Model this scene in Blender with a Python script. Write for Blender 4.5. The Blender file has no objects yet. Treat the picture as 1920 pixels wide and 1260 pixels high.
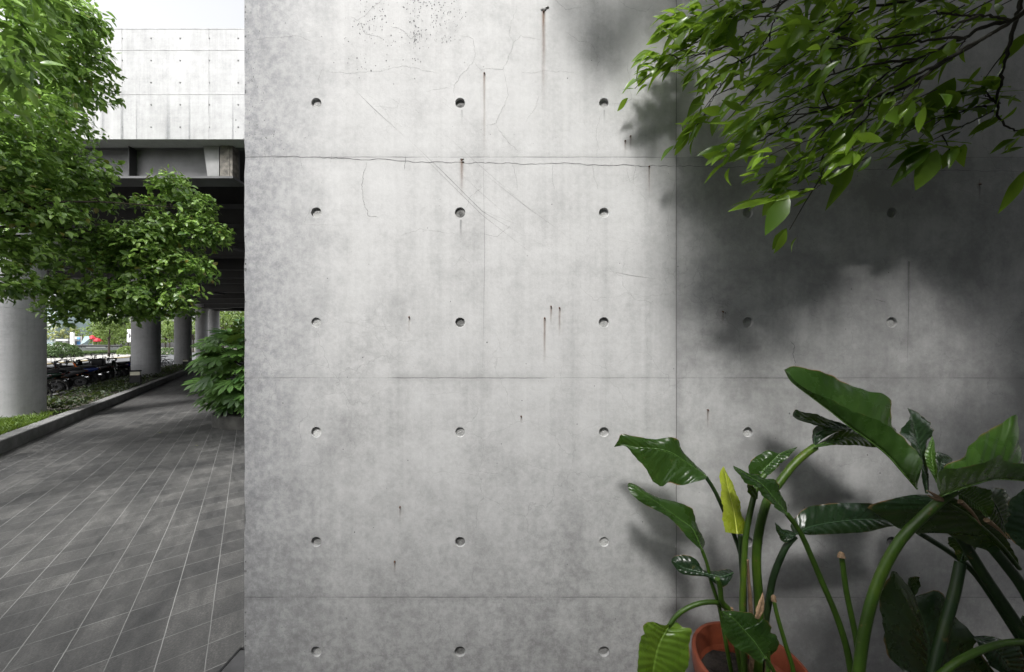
import bpy, math, random
import numpy as np
from mathutils import Vector, noise
R = math.radians
SC = bpy.context.scene
COL = SC.collection
rnd = random.Random(7)
rng = np.random.default_rng(11)

# ------------------------------------------------------------------ camera, sky, sun
F = 640.0            # focal length in photo pixels (1920 wide)
EYE = 1.62
HOR = 650.0          # image row of the horizon
D = 1.42             # distance of the concrete wall
cam_d = bpy.data.cameras.new('camera'); cam = bpy.data.objects.new('camera', cam_d); COL.objects.link(cam)
cam.location = (0, 0, EYE); cam.rotation_euler = (R(90), 0, 0)
cam_d.sensor_width = 36; cam_d.lens = 36 * F / 1920; cam_d.shift_y = (HOR - 630) / 1920
cam_d.clip_start = 0.02; cam_d.clip_end = 2000
SC.camera = cam

SUN = Vector((-0.33, -1.0, 1.4)).normalized()    # towards the sun
world = bpy.data.worlds.new('World'); SC.world = world; world.use_nodes = True
wn = world.node_tree.nodes; wl = world.node_tree.links
sky = wn.new('ShaderNodeTexSky'); sky.sky_type = 'NISHITA'; sky.sun_disc = False
sky.sun_elevation = math.asin(SUN.z); sky.sun_rotation = math.atan2(SUN.x, SUN.y)
sky.air_density = 1.0; sky.dust_density = 4.0; sky.ozone_density = 1.0
hs = wn.new('ShaderNodeHueSaturation'); hs.inputs['Saturation'].default_value = 0.10
wl.new(sky.outputs[0], hs.inputs['Color'])
wl.new(hs.outputs[0], wn['Background'].inputs[0]); wn['Background'].inputs[1].default_value = 0.118
sun_d = bpy.data.lights.new('sun', 'SUN'); sun = bpy.data.objects.new('sun', sun_d); COL.objects.link(sun)
sun_d.energy = 1.55; sun_d.angle = R(10); sun_d.color = (1.0, 0.98, 0.955)
sun.rotation_euler = SUN.to_track_quat('Z', 'Y').to_euler(); sun.location = (-4, -8, 12)
SC.view_settings.view_transform = 'Standard'; SC.view_settings.look = 'None'
SC.view_settings.exposure = 1.7; SC.view_settings.gamma = 1.0
SC.cycles.max_bounces = 6; SC.cycles.diffuse_bounces = 3; SC.cycles.glossy_bounces = 2
SC.cycles.transmission_bounces = 4; SC.cycles.transparent_max_bounces = 8

# ------------------------------------------------------------------ helpers
def P(px, py, Y):                      # a point seen at photo pixel (px, py), Y metres ahead
    return Vector(((px - 960) / F * Y, Y, EYE - (py - HOR) / F * Y))
UH = Vector((-0.612, 0.791, 0)); VH = Vector((0.791, 0.612, 0)); TH = math.atan2(0.612, 0.791)
def W(s, t, z=0.0):                    # along the walkway s, across it t
    return UH * s + VH * t + Vector((0, 0, z))

def tag(o, label=None, cat=None, group=None, kind=None):
    if label: o['label'] = label
    if cat: o['category'] = cat
    if group: o['group'] = group
    if kind: o['kind'] = kind
    return o
def link(name, me, parent=None):
    o = bpy.data.objects.new(name, me); COL.objects.link(o)
    if parent is not None: o.parent = parent
    return o
def empty(name, loc=(0, 0, 0), rz=0.0):
    o = bpy.data.objects.new(name, None); COL.objects.link(o); o.empty_display_size = 0.1
    o.location = loc; o.rotation_euler = (0, 0, rz); return o
def kids(o): return [c for c in COL.objects if c.parent == o]
def copy_tree(o, parent=None):
    c = o.copy(); COL.objects.link(c); c.parent = parent
    for k in list(o.children): copy_tree(k, c)
    return c

class MB:
    def __init__(self): self.v = []; self.f = []; self.m = []
    def quad(self, a, b, c, d, m=0):
        n = len(self.v); self.v += [tuple(a), tuple(b), tuple(c), tuple(d)]; self.f.append((n, n+1, n+2, n+3)); self.m.append(m)
    def box(self, lo, hi, m=0, fn=None, bev=0.0):
        x0, y0, z0 = lo; x1, y1, z1 = hi; n = len(self.v)
        pts = [(x0,y0,z0),(x1,y0,z0),(x1,y1,z0),(x0,y1,z0),(x0,y0,z1),(x1,y0,z1),(x1,y1,z1),(x0,y1,z1)]
        if fn: pts = [tuple(fn(*p)) for p in pts]
        self.v += pts
        for q in ((0,3,2,1),(4,5,6,7),(0,1,5,4),(1,2,6,5),(2,3,7,6),(3,0,4,7)):
            self.f.append(tuple(n+i for i in q)); self.m.append(m)
    def prism(self, outline, z0, z1, m=0, fn=None):      # outline [(x,y)] extruded
        n = len(self.v); k = len(outline)
        pts = [(x, y, z0) for x, y in outline] + [(x, y, z1) for x, y in outline]
        if fn: pts = [tuple(fn(*p)) for p in pts]
        self.v += pts
        self.f.append(tuple(n + i for i in reversed(range(k)))); self.m.append(m)
        self.f.append(tuple(n + k + i for i in range(k))); self.m.append(m)
        for i in range(k):
            j = (i + 1) % k
            self.f.append((n+i, n+j, n+k+j, n+k+i)); self.m.append(m)
    def tube(self, pts, rad, n=8, m=0, cap=True):
        pts = [Vector(p) for p in pts]
        if not hasattr(rad, '__len__'): rad = [rad] * len(pts)
        base = len(self.v); up = None
        for i, p in enumerate(pts):
            a = pts[max(i-1, 0)]; b = pts[min(i+1, len(pts)-1)]
            d = (b - a)
            d = d.normalized() if d.length > 1e-9 else Vector((0, 0, 1))
            if up is None:
                up = d.orthogonal().normalized()
            up = (up - d * up.dot(d))
            up = up.normalized() if up.length > 1e-6 else d.orthogonal().normalized()
            s = d.cross(up)
            for k in range(n):
                a_ = 2 * math.pi * k / n
                q = p + (up * math.cos(a_) + s * math.sin(a_)) * rad[i]
                self.v.append(tuple(q))
        for i in range(len(pts) - 1):
            for k in range(n):
                k2 = (k + 1) % n
                self.f.append((base+i*n+k, base+i*n+k2, base+(i+1)*n+k2, base+(i+1)*n+k)); self.m.append(m)
        if cap:
            self.f.append(tuple(base + k for k in reversed(range(n)))); self.m.append(m)
            e = base + (len(pts)-1)*n
            self.f.append(tuple(e + k for k in range(n))); self.m.append(m)
    def lathe(self, prof, n=32, m=0, c=(0, 0, 0), axis='z', close=False):
        base = len(self.v)
        for r, h in prof:
            for k in range(n):
                a = 2 * math.pi * k / n
                if axis == 'z': p = (c[0] + r*math.cos(a), c[1] + r*math.sin(a), c[2] + h)
                else: p = (c[0] + r*math.cos(a), c[1] + h, c[2] + r*math.sin(a))
                self.v.append(p)
        L = len(prof)
        for i in range(L if close else L - 1):
            i2 = (i + 1) % L
            for k in range(n):
                k2 = (k + 1) % n
                q = (base+i*n+k, base+i*n+k2, base+i2*n+k2, base+i2*n+k)
                self.f.append(q if axis == 'z' else q[::-1]); self.m.append(m)
    def loft(self, rings, m=0):
        base = len(self.v); n = len(rings[0])
        for r in rings: self.v += [tuple(p) for p in r]
        for i in range(len(rings) - 1):
            for k in range(n):
                k2 = (k+1) % n
                self.f.append((base+i*n+k, base+i*n+k2, base+(i+1)*n+k2, base+(i+1)*n+k)); self.m.append(m)
        self.f.append(tuple(base + k for k in reversed(range(n)))); self.m.append(m)
        e = base + (len(rings)-1)*n
        self.f.append(tuple(e + k for k in range(n))); self.m.append(m)
    def build(self, name, mats, parent=None, smooth=True, angle=40):
        me = bpy.data.meshes.new(name); me.from_pydata(self.v, [], self.f)
        if not isinstance(mats, (list, tuple)): mats = [mats]
        for mm in mats: me.materials.append(mm)
        if len(mats) > 1: me.polygons.foreach_set('material_index', self.m)
        if smooth:
            me.polygons.foreach_set('use_smooth', [True] * len(me.polygons))
            me.set_sharp_from_angle(angle=R(angle))
        me.update()
        return link(name, me, parent)

def catmull(pts, n):
    """n points evenly spaced by arc length along a Catmull-Rom curve through pts"""
    pts = [np.array(p, float) for p in pts]
    if len(pts) == 2: pts = [pts[0], (pts[0]+pts[1])/2, pts[1]]
    e = [2*pts[0]-pts[1]] + pts + [2*pts[-1]-pts[-2]]
    out = []
    for i in range(len(pts)-1):
        p0, p1, p2, p3 = e[i:i+4]
        for t in np.linspace(0, 1, 12, endpoint=False):
            out.append(0.5*((2*p1)+(-p0+p2)*t+(2*p0-5*p1+4*p2-p3)*t*t+(-p0+3*p1-3*p2+p3)*t**3))
    out.append(pts[-1]); out = np.array(out)
    L = np.r_[0, np.cumsum(np.linalg.norm(np.diff(out, axis=0), axis=1))]
    s = np.linspace(0, L[-1], n)
    return np.stack([np.interp(s, L, out[:, k]) for k in range(out.shape[1])], 1)

# ------------------------------------------------------------------ materials
class NT:
    def __init__(self, name):
        self.mat = bpy.data.materials.new(name); self.mat.use_nodes = True
        self.t = self.mat.node_tree; self.b = self.t.nodes['Principled BSDF']; self.out = self.t.nodes['Material Output']
    def n(self, typ, **kw):
        x = self.t.nodes.new(typ)
        for k, v in kw.items(): setattr(x, k, v)
        return x
    def l(self, a, b): self.t.links.new(a, b)
    def val(self, sock, v):
        if hasattr(v, 'is_linked') or hasattr(v, 'links'): self.l(v, sock)
        else: sock.default_value = v
    def coord(self, kind='Object', scale=(1, 1, 1), loc=(0, 0, 0)):
        tc = self.n('ShaderNodeTexCoord'); mp = self.n('ShaderNodeMapping')
        mp.inputs['Scale'].default_value = scale; mp.inputs['Location'].default_value = loc
        self.l(tc.outputs[kind], mp.inputs[0]); return mp.outputs[0]
    def noise(self, co, scale, detail=4, rough=0.55, dist=0.0):
        x = self.n('ShaderNodeTexNoise'); x.inputs['Scale'].default_value = scale; x.inputs['Detail'].default_value = detail
        x.inputs['Roughness'].default_value = rough; x.inputs['Distortion'].default_value = dist
        self.l(co, x.inputs['Vector']); return x.outputs['Fac']
    def ramp(self, fac, stops):
        x = self.n('ShaderNodeValToRGB'); e = x.color_ramp.elements
        while len(e) < len(stops): e.new(0.5)
        for k, (p, c) in enumerate(stops):
            e[k].position = p
            if not hasattr(c, '__len__'): c = (c, c, c)
            e[k].color = (*c, 1)
        self.l(fac, x.inputs[0]); return x.outputs[0]
    def math(self, op, a, b=0.0, clamp=False):
        x = self.n('ShaderNodeMath', operation=op, use_clamp=clamp)
        self.val(x.inputs[0], a); self.val(x.inputs[1], b); return x.outputs[0]
    def mix(self, fac, a, b, blend='MIX'):
        x = self.n('ShaderNodeMix', data_type='RGBA', blend_type=blend)
        self.val(x.inputs[0], fac)
        for s, v in ((x.inputs[6], a), (x.inputs[7], b)):
            if isinstance(v, tuple) and len(v) == 3: v = (*v, 1)
            self.val(s, v)
        return x.outputs[2]
    def bump(self, h, strength=0.3, dist=0.01):
        x = self.n('ShaderNodeBump'); x.inputs['Strength'].default_value = strength; x.inputs['Distance'].default_value = dist
        self.l(h, x.inputs['Height']); self.l(x.outputs[0], self.b.inputs['Normal'])
    def set(self, color=None, rough=None, metal=None, spec=None):
        if color is not None: self.val(self.b.inputs['Base Color'], (*color, 1) if isinstance(color, tuple) and len(color) == 3 else color)
        if rough is not None: self.val(self.b.inputs['Roughness'], rough)
        if metal is not None: self.b.inputs['Metallic'].default_value = metal
        if spec is not None: self.b.inputs['Specular IOR Level'].default_value = spec
        return self.mat

def simple(name, c, rough=0.6, metal=0.0, var=0.25, scale=6.0, bump=0.15, bscale=40):
    m = NT(name); co = m.coord()
    f = m.noise(co, scale, 5)
    lo = tuple(x*(1-var) for x in c); hi = tuple(min(1, x*(1+var)) for x in c)
    m.set(m.ramp(f, [(0.3, lo), (0.7, hi)]), rough, metal)
    if bump: m.bump(m.noise(co, bscale, 4), bump, 0.01)
    return m.mat

def leafmat(name, dark, light, rough=0.4, trans=0.3, tint=(0.35, 0.5, 0.05), spec=0.5, old=None):
    m = NT(name); g = m.n('ShaderNodeNewGeometry')
    stops = [(0.0, dark), (0.75, light), (1.0, tuple(x*1.25 for x in light))]
    if old: stops = [(0.0, dark), (0.72, light), (0.965, tuple(x*1.2 for x in light)), (0.985, old)]
    c = m.ramp(g.outputs['Random Per Island'], stops)
    co = m.coord(); c = m.mix(0.35, c, m.ramp(m.noise(co, 3.0, 3), [(0.35, dark), (0.65, light)]))
    m.set(c, rough, 0, spec)
    tr = m.n('ShaderNodeBsdfTranslucent'); mx = m.n('ShaderNodeMixShader')
    m.l(m.mix(0.5, c, tint), tr.inputs[0]); mx.inputs[0].default_value = trans
    m.l(m.b.outputs[0], mx.inputs[1]); m.l(tr.outputs[0], mx.inputs[2]); m.l(mx.outputs[0], m.out.inputs[0])
    return m.mat

def px2(x, y): return ((x - 960) / F * D, EYE - (y - HOR) / F * D)
HX = [(593 - 960) / F * D + i * 269.8 / F * D for i in range(10)]
HZ0 = EYE - (193 - HOR) / F * D; HSZ = 205.8 / F * D
HZ = [HZ0 + 3*HSZ - j * HSZ for j in range(9)]
JZ = [EYE - (y - HOR) / F * D for y in (-118, 295, 709, 1120)]
JX = [(1268 - 960) / F * D, (1268 + 809 - 960) / F * D]
WX0 = (459 - 960) / F * D

def concrete_mat(name, joints=True, base=0.5, warm=(1.0, 1.0, 0.99)):
    m = NT(name); co = m.coord()
    sep = m.n('ShaderNodeSeparateXYZ'); m.l(co, sep.inputs[0]); X, Y_, Z = sep.outputs
    big = m.noise(co, 1.1, 6, 0.6, 0.3)
    med = m.noise(co, 6.5, 9, 0.72, 0.1)
    grain = m.noise(co, 70, 5, 0.65)
    fine = m.noise(co, 320, 2, 0.5)
    st = m.noise(m.coord(scale=(9, 9, 0.45)), 1.6, 6, 0.6, 0.2)
    st2 = m.noise(m.coord(scale=(60, 60, 1.2)), 1.0, 3, 0.6)
    hz = m.noise(m.coord(scale=(0.5, 0.5, 14)), 1.5, 3, 0.5)
    v = m.math('MULTIPLY_ADD', big, 0.30); v.node.inputs[2].default_value = 0.0
    def add(a, f, k):
        x = m.n('ShaderNodeMath', operation='MULTIPLY_ADD'); m.l(f, x.inputs[0]); x.inputs[1].default_value = k; m.val(x.inputs[2], a); return x.outputs[0]
    v = add(0.0, big, 0.34); v = add(v, med, 0.42); v = add(v, grain, 0.22); v = add(v, st, 0.30); v = add(v, st2, 0.10); v = add(v, hz, 0.10); v = add(v, fine, 0.08)
    tone = m.ramp(v, [(0.55, base*0.60), (0.70, base*0.86), (0.80, base), (0.95, base*1.12)])
    # grey dirt clouds with a shape of their own
    dc = m.noise(m.coord(scale=(1.0, 1, 0.8), loc=(3.1, 0, 1.7)), 1.7, 9, 0.72, 0.1)
    dirt = m.ramp(dc, [(0.50, 0.0), (0.66, 1.0)])
    gm = m.noise(co, 34, 9, 0.8, 0.0); gm = m.ramp(gm, [(0.42, 0.0), (0.62, 1.0)])
    cloud = m.ramp(m.noise(m.coord(loc=(9, 4, 2)), 5.5, 9, 0.78, 0.2), [(0.48, 0.0), (0.58, 1.0)])
    dirt = m.math('MULTIPLY', dirt, m.math('ADD', m.math('MULTIPLY', gm, 0.5), m.math('MULTIPLY', cloud, 0.6)), True)
    tone = m.mix(m.math('MULTIPLY', gm, 0.10), tone, (base*0.5, base*0.5, base*0.5))
    tone = m.mix(m.math('MULTIPLY', dirt, 0.50), tone, (base*0.52, base*0.52, base*0.525))
    if joints:
        # weathering: damp dirt along the free edge, under the joints; foot darkened by dirt and painted-in shade
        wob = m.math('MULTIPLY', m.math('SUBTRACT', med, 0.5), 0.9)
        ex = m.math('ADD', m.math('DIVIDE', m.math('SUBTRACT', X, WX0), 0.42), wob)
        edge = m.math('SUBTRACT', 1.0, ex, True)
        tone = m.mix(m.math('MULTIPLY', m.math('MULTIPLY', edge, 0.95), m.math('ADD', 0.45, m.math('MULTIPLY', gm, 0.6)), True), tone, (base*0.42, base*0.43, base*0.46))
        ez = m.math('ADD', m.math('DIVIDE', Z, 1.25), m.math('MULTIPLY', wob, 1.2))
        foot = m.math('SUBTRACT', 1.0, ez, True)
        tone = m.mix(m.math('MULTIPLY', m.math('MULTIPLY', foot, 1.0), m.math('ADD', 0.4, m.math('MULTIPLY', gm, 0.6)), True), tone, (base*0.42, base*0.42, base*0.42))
        # right-hand panels below the upper joint, darker and blotchier
        rp = m.math('GREATER_THAN', X, JX[0])
        lowp = m.math('LESS_THAN', Z, JZ[1]); 
        blot = m.ramp(m.noise(m.coord(loc=(7, 2, 5)), 3.2, 9, 0.75, 0.1), [(0.42, 0.15), (0.6, 1.0)])
        tone = m.mix(m.math('MULTIPLY', m.math('MULTIPLY', rp, lowp), m.math('MULTIPLY', blot, 0.8)), tone, (base*0.5, base*0.5, base*0.5))
        warp = m.math('MULTIPLY', m.math('SUBTRACT', m.noise(co, 25, 3), 0.5), 0.003)
        jn = m.ramp(m.noise(co, 5.0, 4), [(0.38, 0.25), (0.6, 1.0)])
        allj = None
        for k, z in enumerate(JZ):
            d = m.math('ABSOLUTE', m.math('ADD', m.math('SUBTRACT', Z, z), warp))
            a = m.math('SUBTRACT', 1.0, m.math('DIVIDE', d, 0.0028), True)
            h = m.math('MULTIPLY', m.math('SUBTRACT', 1.0, m.math('DIVIDE', d, 0.03), True), 0.16)
            a = m.math('MAXIMUM', m.math('MULTIPLY', a, 0.85), h)
            allj = a if allj is None else m.math('MAXIMUM', allj, a)
        allj = m.math('MULTIPLY', allj, jn)
        for x in JX:
            d = m.math('ABSOLUTE', m.math('ADD', m.math('SUBTRACT', X, x), warp))
            a = m.math('MULTIPLY', m.math('SUBTRACT', 1.0, m.math('DIVIDE', d, 0.0034), True), 0.9)
            h = m.math('MULTIPLY', m.math('SUBTRACT', 1.0, m.math('DIVIDE', d, 0.03), True), 0.2)
            allj = m.math('MAXIMUM', allj, m.math('MAXIMUM', a, h))
        tone = m.mix(allj, tone, (0.07, 0.07, 0.072))
    # hairline crazing
    vo = m.n('ShaderNodeTexVoronoi', feature='DISTANCE_TO_EDGE'); vo.inputs['Scale'].default_value = 4.2
    wv = m.n('ShaderNodeMixRGB'); wv.blend_type = 'ADD'; wv.inputs[0].default_value = 0.22
    nz = m.n('ShaderNodeTexNoise'); nz.inputs['Scale'].default_value = 5; nz.inputs['Detail'].default_value = 6; m.l(co, nz.inputs['Vector'])
    m.l(co, wv.inputs[1]); m.l(nz.outputs['Color'], wv.inputs[2]); m.l(wv.outputs[0], vo.inputs['Vector'])
    cr = m.math('SUBTRACT', 1.0, m.math('DIVIDE', vo.outputs['Distance'], 0.007), True)
    cr = m.math('MULTIPLY', cr, m.ramp(m.noise(co, 1.6, 3), [(0.47, 0.0), (0.6, 0.30)]))
    tone = m.mix(cr, tone, (0.15, 0.15, 0.15))
    m.set(m.mix(1.0, tone, warm, 'MULTIPLY'), m.ramp(grain, [(0.3, 0.62), (0.7, 0.85)]), 0, 0.3)
    hh = m.math('ADD', m.math('MULTIPLY', grain, 0.6), m.math('MULTIPLY', med, 0.8))
    hh = m.math('SUBTRACT', hh, m.math('MULTIPLY', cr, 1.0))
    if joints: hh = m.math('SUBTRACT', hh, m.math('MULTIPLY', allj, 1.5))
    m.bump(hh, 0.28, 0.004)
    return m.mat

def soft_stain(name, c, strength):
    m = NT(name); co = m.coord('UV')
    sep = m.n('ShaderNodeSeparateXYZ'); m.l(co, sep.inputs[0]); u, v, _ = sep.outputs
    a = m.math('SUBTRACT', 1.0, m.math('ABSOLUTE', m.math('SUBTRACT', m.math('MULTIPLY', u, 2.0), 1.0)), True)
    a = m.math('MULTIPLY', m.math('POWER', a, 1.3), m.math('POWER', m.math('SUBTRACT', 1.0, v, True), 1.2))
    a = m.math('MULTIPLY', a, m.ramp(m.noise(m.coord('Object', (140, 1, 14)), 1, 3), [(0.3, 0.35), (0.65, 1.0)]))
    a = m.math('MULTIPLY', a, strength, True)
    m.set(c, 0.9)
    t = m.n('ShaderNodeBsdfTransparent'); mx = m.n('ShaderNodeMixShader'); m.l(a, mx.inputs[0])
    m.l(t.outputs[0], mx.inputs[1]); m.l(m.b.outputs[0], mx.inputs[2]); m.l(mx.outputs[0], m.out.inputs[0])
    return m.mat

def tile_mat():
    m = NT('stone_tiles'); co = m.coord()
    sep = m.n('ShaderNodeSeparateXYZ'); m.l(co, sep.inputs[0]); T, S, _ = sep.outputs
    pitch = 0.199
    def line(v, off, w):
        a = m.math('FRACT', m.math('DIVIDE', m.math('SUBTRACT', v, off), pitch))
        d = m.math('MULTIPLY', m.math('MINIMUM', a, m.math('SUBTRACT', 1.0, a)), pitch)
        return m.math('SUBTRACT', 1.0, m.math('DIVIDE', d, w), True)
    wob = m.math('MULTIPLY', m.math('SUBTRACT', m.noise(co, 9, 2), 0.5), 0.004)
    l1 = line(m.math('ADD', T, wob), -0.172, 0.0036)
    l2 = line(m.math('ADD', S, wob), 2.484, 0.0030)
    w1 = m.ramp(m.noise(m.coord(scale=(2.2, 0.55, 1)), 1.5, 3), [(0.35, 0.4), (0.6, 1.0)])
    w2 = m.ramp(m.noise(m.coord(scale=(1.1, 2.2, 1), loc=(4, 1, 0)), 1.6, 3), [(0.36, 0.15), (0.60, 0.9)])
    # each tile its own tone
    ft = m.math('FLOOR', m.math('DIVIDE', m.math('SUBTRACT', T, -0.172), pitch)); fs = m.math('FLOOR', m.math('DIVIDE', m.math('SUBTRACT', S, 2.484), pitch))
    cb = m.n('ShaderNodeCombineXYZ'); m.l(ft, cb.inputs[0]); m.l(fs, cb.inputs[1])
    wnz = m.n('ShaderNodeTexWhiteNoise', noise_dimensions='2D'); m.l(cb.outputs[0], wnz.inputs['Vector'])
    big = m.noise(m.coord(scale=(1.6, 0.8, 1)), 0.9, 7, 0.65, 0.5)
    med = m.noise(m.coord(scale=(2.4, 0.9, 1)), 4.5, 7, 0.7, 0.5)
    gr = m.noise(co, 95, 6, 0.8)
    v = m.math('ADD', m.math('ADD', m.math('MULTIPLY', big, 0.45), m.math('MULTIPLY', med, 0.22)), m.math('ADD', m.math('MULTIPLY', gr, 0.46), m.math('MULTIPLY', wnz.outputs[0], 0.07)))
    c = m.ramp(v, [(0.42, (0.018, 0.0185, 0.019)), (0.53, (0.037, 0.037, 0.037)), (0.64, (0.066, 0.065, 0.063)), (0.76, (0.15, 0.147, 0.14))])
    g = m.math('MAXIMUM', m.math('MULTIPLY', l1, w1), m.math('MULTIPLY', l2, w2))
    c = m.mix(m.math('MULTIPLY', g, 0.8), c, (0.29, 0.29, 0.28))
    m.set(c, m.ramp(med, [(0.3, 0.5), (0.7, 0.8)]), 0, 0.35)
    m.bump(m.math('SUBTRACT', gr, m.math('MULTIPLY', m.math('MAXIMUM', l1, l2), 1.2)), 0.35, 0.004)
    return m.mat

def birdleaf_mat(name, dark, light, vein, yellow=0.0):
    m = NT(name); co = m.coord('UV')
    sep = m.n('ShaderNodeSeparateXYZ'); m.l(co, sep.inputs[0]); u, v, _ = sep.outputs      # u along, v across: 0.5 midrib
    av = m.math('ABSOLUTE', m.math('MULTIPLY', m.math('SUBTRACT', v, 0.5), 2.0))
    ph = m.math('ADD', m.math('MULTIPLY', u, 13.0), m.math('MULTIPLY', av, -1.6))
    ph = m.math('ADD', ph, m.math('MULTIPLY', m.noise(co, 3.0, 2), 1.1))
    fr = m.math('FRACT', ph); d = m.math('MINIMUM', fr, m.math('SUBTRACT', 1.0, fr))
    vl = m.math('SUBTRACT', 1.0, m.math('DIVIDE', d, 0.07), True)
    ph2 = m.math('MULTIPLY', ph, 7.0); fr2 = m.math('FRACT', ph2)
    o = m.coord('Object'); bl = m.noise(o, 14, 5, 0.6)
    c = m.ramp(bl, [(0.3, dark), (0.7, light)])
    c = m.mix(m.math('MULTIPLY', vl, 0.34), c, vein)
    c = m.mix(m.math('MULTIPLY', fr2, 0.10), c, vein)
    mr = m.math('SUBTRACT', 1.0, m.math('DIVIDE', av, 0.055), True)
    c = m.mix(m.math('MULTIPLY', mr, 0.8), c, tuple(min(1, x*1.9) for x in vein))
    # dry brown rim in places
    ed = m.math('MULTIPLY', m.math('SUBTRACT', av, 0.955), 30.0, True)
    ed = m.math('MULTIPLY', ed, m.ramp(m.noise(co, 5.5, 4), [(0.5, 0.0), (0.6, 1.0)]))
    c = m.mix(ed, c, (0.23, 0.13, 0.06))
    sp = m.ramp(m.noise(o, 26, 6, 0.7), [(0.66, 0.0), (0.72, 0.7)])
    c = m.mix(sp, c, (0.16, 0.13, 0.05))
    c = m.mix(m.ramp(m.noise(o, 4.0, 3), [(0.45, 0.0), (0.7, 0.35)]), c, tuple(min(1, x*1.6) for x in vein))
    m.set(c, m.ramp(bl, [(0.3, 0.20), (0.7, 0.34)]), 0, 0.48)
    m.bump(m.math('ADD', m.math('MULTIPLY', m.math('SINE', m.math('MULTIPLY', ph, 6.283)), 0.5), m.math('MULTIPLY', m.noise(o, 40, 3), 0.4)), 0.4, 0.0035)
    tr = m.n('ShaderNodeBsdfTranslucent'); mx = m.n('ShaderNodeMixShader')
    m.l(m.mix(0.5, c, (0.22, 0.36, 0.02)), tr.inputs[0]); mx.inputs[0].default_value = 0.18 + 0.25*yellow
    m.l(m.b.outputs[0], mx.inputs[1]); m.l(tr.outputs[0], mx.inputs[2]); m.l(mx.outputs[0], m.out.inputs[0])
    return m.mat

def stalkmat(name, c, rough=0.42, **kw):
    m = NT(name); co = m.coord()
    a = m.noise(co, 6, 4); st = m.noise(m.coord(scale=(90, 90, 7)), 1.0, 4)
    col = m.ramp(a, [(0.3, tuple(x*0.55 for x in c)), (0.55, c), (0.75, (c[0]*2.2, c[1]*1.5, c[2]*1.3))])
    col = m.mix(m.ramp(st, [(0.45, 0.0), (0.75, 0.45)]), col, tuple(x*0.4 for x in c))
    col = m.mix(m.ramp(m.noise(co, 45, 5, 0.7), [(0.63, 0.0), (0.70, 0.75)]), col, (0.12, 0.085, 0.035))
    m.set(col, rough, 0, 0.4); m.bump(st, 0.3, 0.004); return m.mat
M = {}
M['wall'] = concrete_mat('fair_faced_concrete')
M['plug'] = simple('mortar_plug', (0.42, 0.42, 0.41), 0.85, var=0.5, scale=9, bump=0.5, bscale=200)
M['plugdark'] = simple('dirty_mortar_plug', (0.17, 0.17, 0.165), 0.9, var=0.8, scale=40, bump=0.6, bscale=200)
M['crack'] = simple('crack_dark', (0.13, 0.13, 0.13), 0.9, bump=0)
M['scratch'] = simple('scratch_dark', (0.13, 0.13, 0.13), 0.9, var=0.6, scale=30, bump=0)
M['pit'] = simple('pit_dark', (0.14, 0.14, 0.145), 0.9, var=0.5, scale=30, bump=0)
M['rust'] = soft_stain('rust_stain', (0.20, 0.095, 0.04), 0.7)
M['wet'] = soft_stain('dark_run_stain', (0.10, 0.10, 0.10), 0.55)
M['frun'] = soft_stain('grey_run', (0.2, 0.21, 0.22), 0.75)
M['nail'] = simple('rusty_steel', (0.09, 0.045, 0.025), 0.8, 0.3)
M['fascia'] = concrete_mat('white_fascia_concrete', joints=False, base=0.37, warm=(0.99, 0.995, 1.0))
M['column'] = concrete_mat('column_concrete', joints=False, base=0.48, warm=(0.98, 0.98, 1.0))
M['steel'] = simple('grey_painted_steel', (0.085, 0.085, 0.088), 0.55, var=0.35, scale=2.0, bump=0.1)
M['midsteel'] = simple('pale_painted_steel', (0.20, 0.20, 0.20), 0.6, var=0.25, scale=3.0)
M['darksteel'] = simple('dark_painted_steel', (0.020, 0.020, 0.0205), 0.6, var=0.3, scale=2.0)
M['dirtysteel'] = simple('dirty_steel', (0.11, 0.10, 0.085), 0.75, var=0.7, scale=9.0)
M['tiles'] = tile_mat()
M['kerb'] = simple('kerb_stone', (0.17, 0.17, 0.165), 0.8, var=0.3, scale=5, bump=0.4, bscale=90)
M['darkstone'] = simple('dark_planter_stone', (0.075, 0.073, 0.066), 0.85, var=0.5, scale=4, bump=0.4, bscale=60)
M['soil'] = simple('planting_soil', (0.040, 0.035, 0.027), 0.95, var=0.6, scale=12, bump=0.8, bscale=30)
M['potsoil'] = simple('potting_soil', (0.018, 0.014, 0.011), 0.95, var=0.7, scale=40, bump=1.0, bscale=80)
M['ground'] = simple('far_ground', (0.11, 0.11, 0.09), 0.9, var=0.4, scale=0.3)
M['asphalt'] = simple('asphalt', (0.075, 0.077, 0.08), 0.75, var=0.25, scale=0.8, bump=0.3, bscale=60)
M['pave'] = simple('pavement', (0.30, 0.29, 0.27), 0.85, var=0.2, scale=1.2)
M['yellowkerb'] = simple('worn_yellow_kerb', (0.36, 0.27, 0.10), 0.8, var=0.35, scale=2)
M['black'] = simple('black_plastic', (0.012, 0.012, 0.013), 0.4, bump=0)
M['rubber'] = simple('tyre_rubber', (0.02, 0.02, 0.02), 0.8)
M['chrome'] = simple('chrome', (0.6, 0.6, 0.6), 0.2, 1.0, bump=0)
M['terracotta'] = simple('terracotta', (0.17, 0.040, 0.017), 0.5, var=0.25, scale=10, bump=0.12, bscale=60)
M['stalk'] = stalkmat('leaf_stalk', (0.036, 0.080, 0.007), 0.42, var=0.6, scale=7, bump=0.15, bscale=90)
M['stalkdark'] = stalkmat('leaf_stalk_dark', (0.014, 0.034, 0.009), 0.45, var=0.35, scale=16, bump=0.15, bscale=90)
M['dry'] = simple('dry_leaf_sheath', (0.20, 0.13, 0.075), 0.85, var=0.5, scale=20, bump=0.5, bscale=80)
M['bird'] = birdleaf_mat('bird_leaf', (0.007, 0.023, 0.004), (0.017, 0.048, 0.007), (0.038, 0.078, 0.016))
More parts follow.
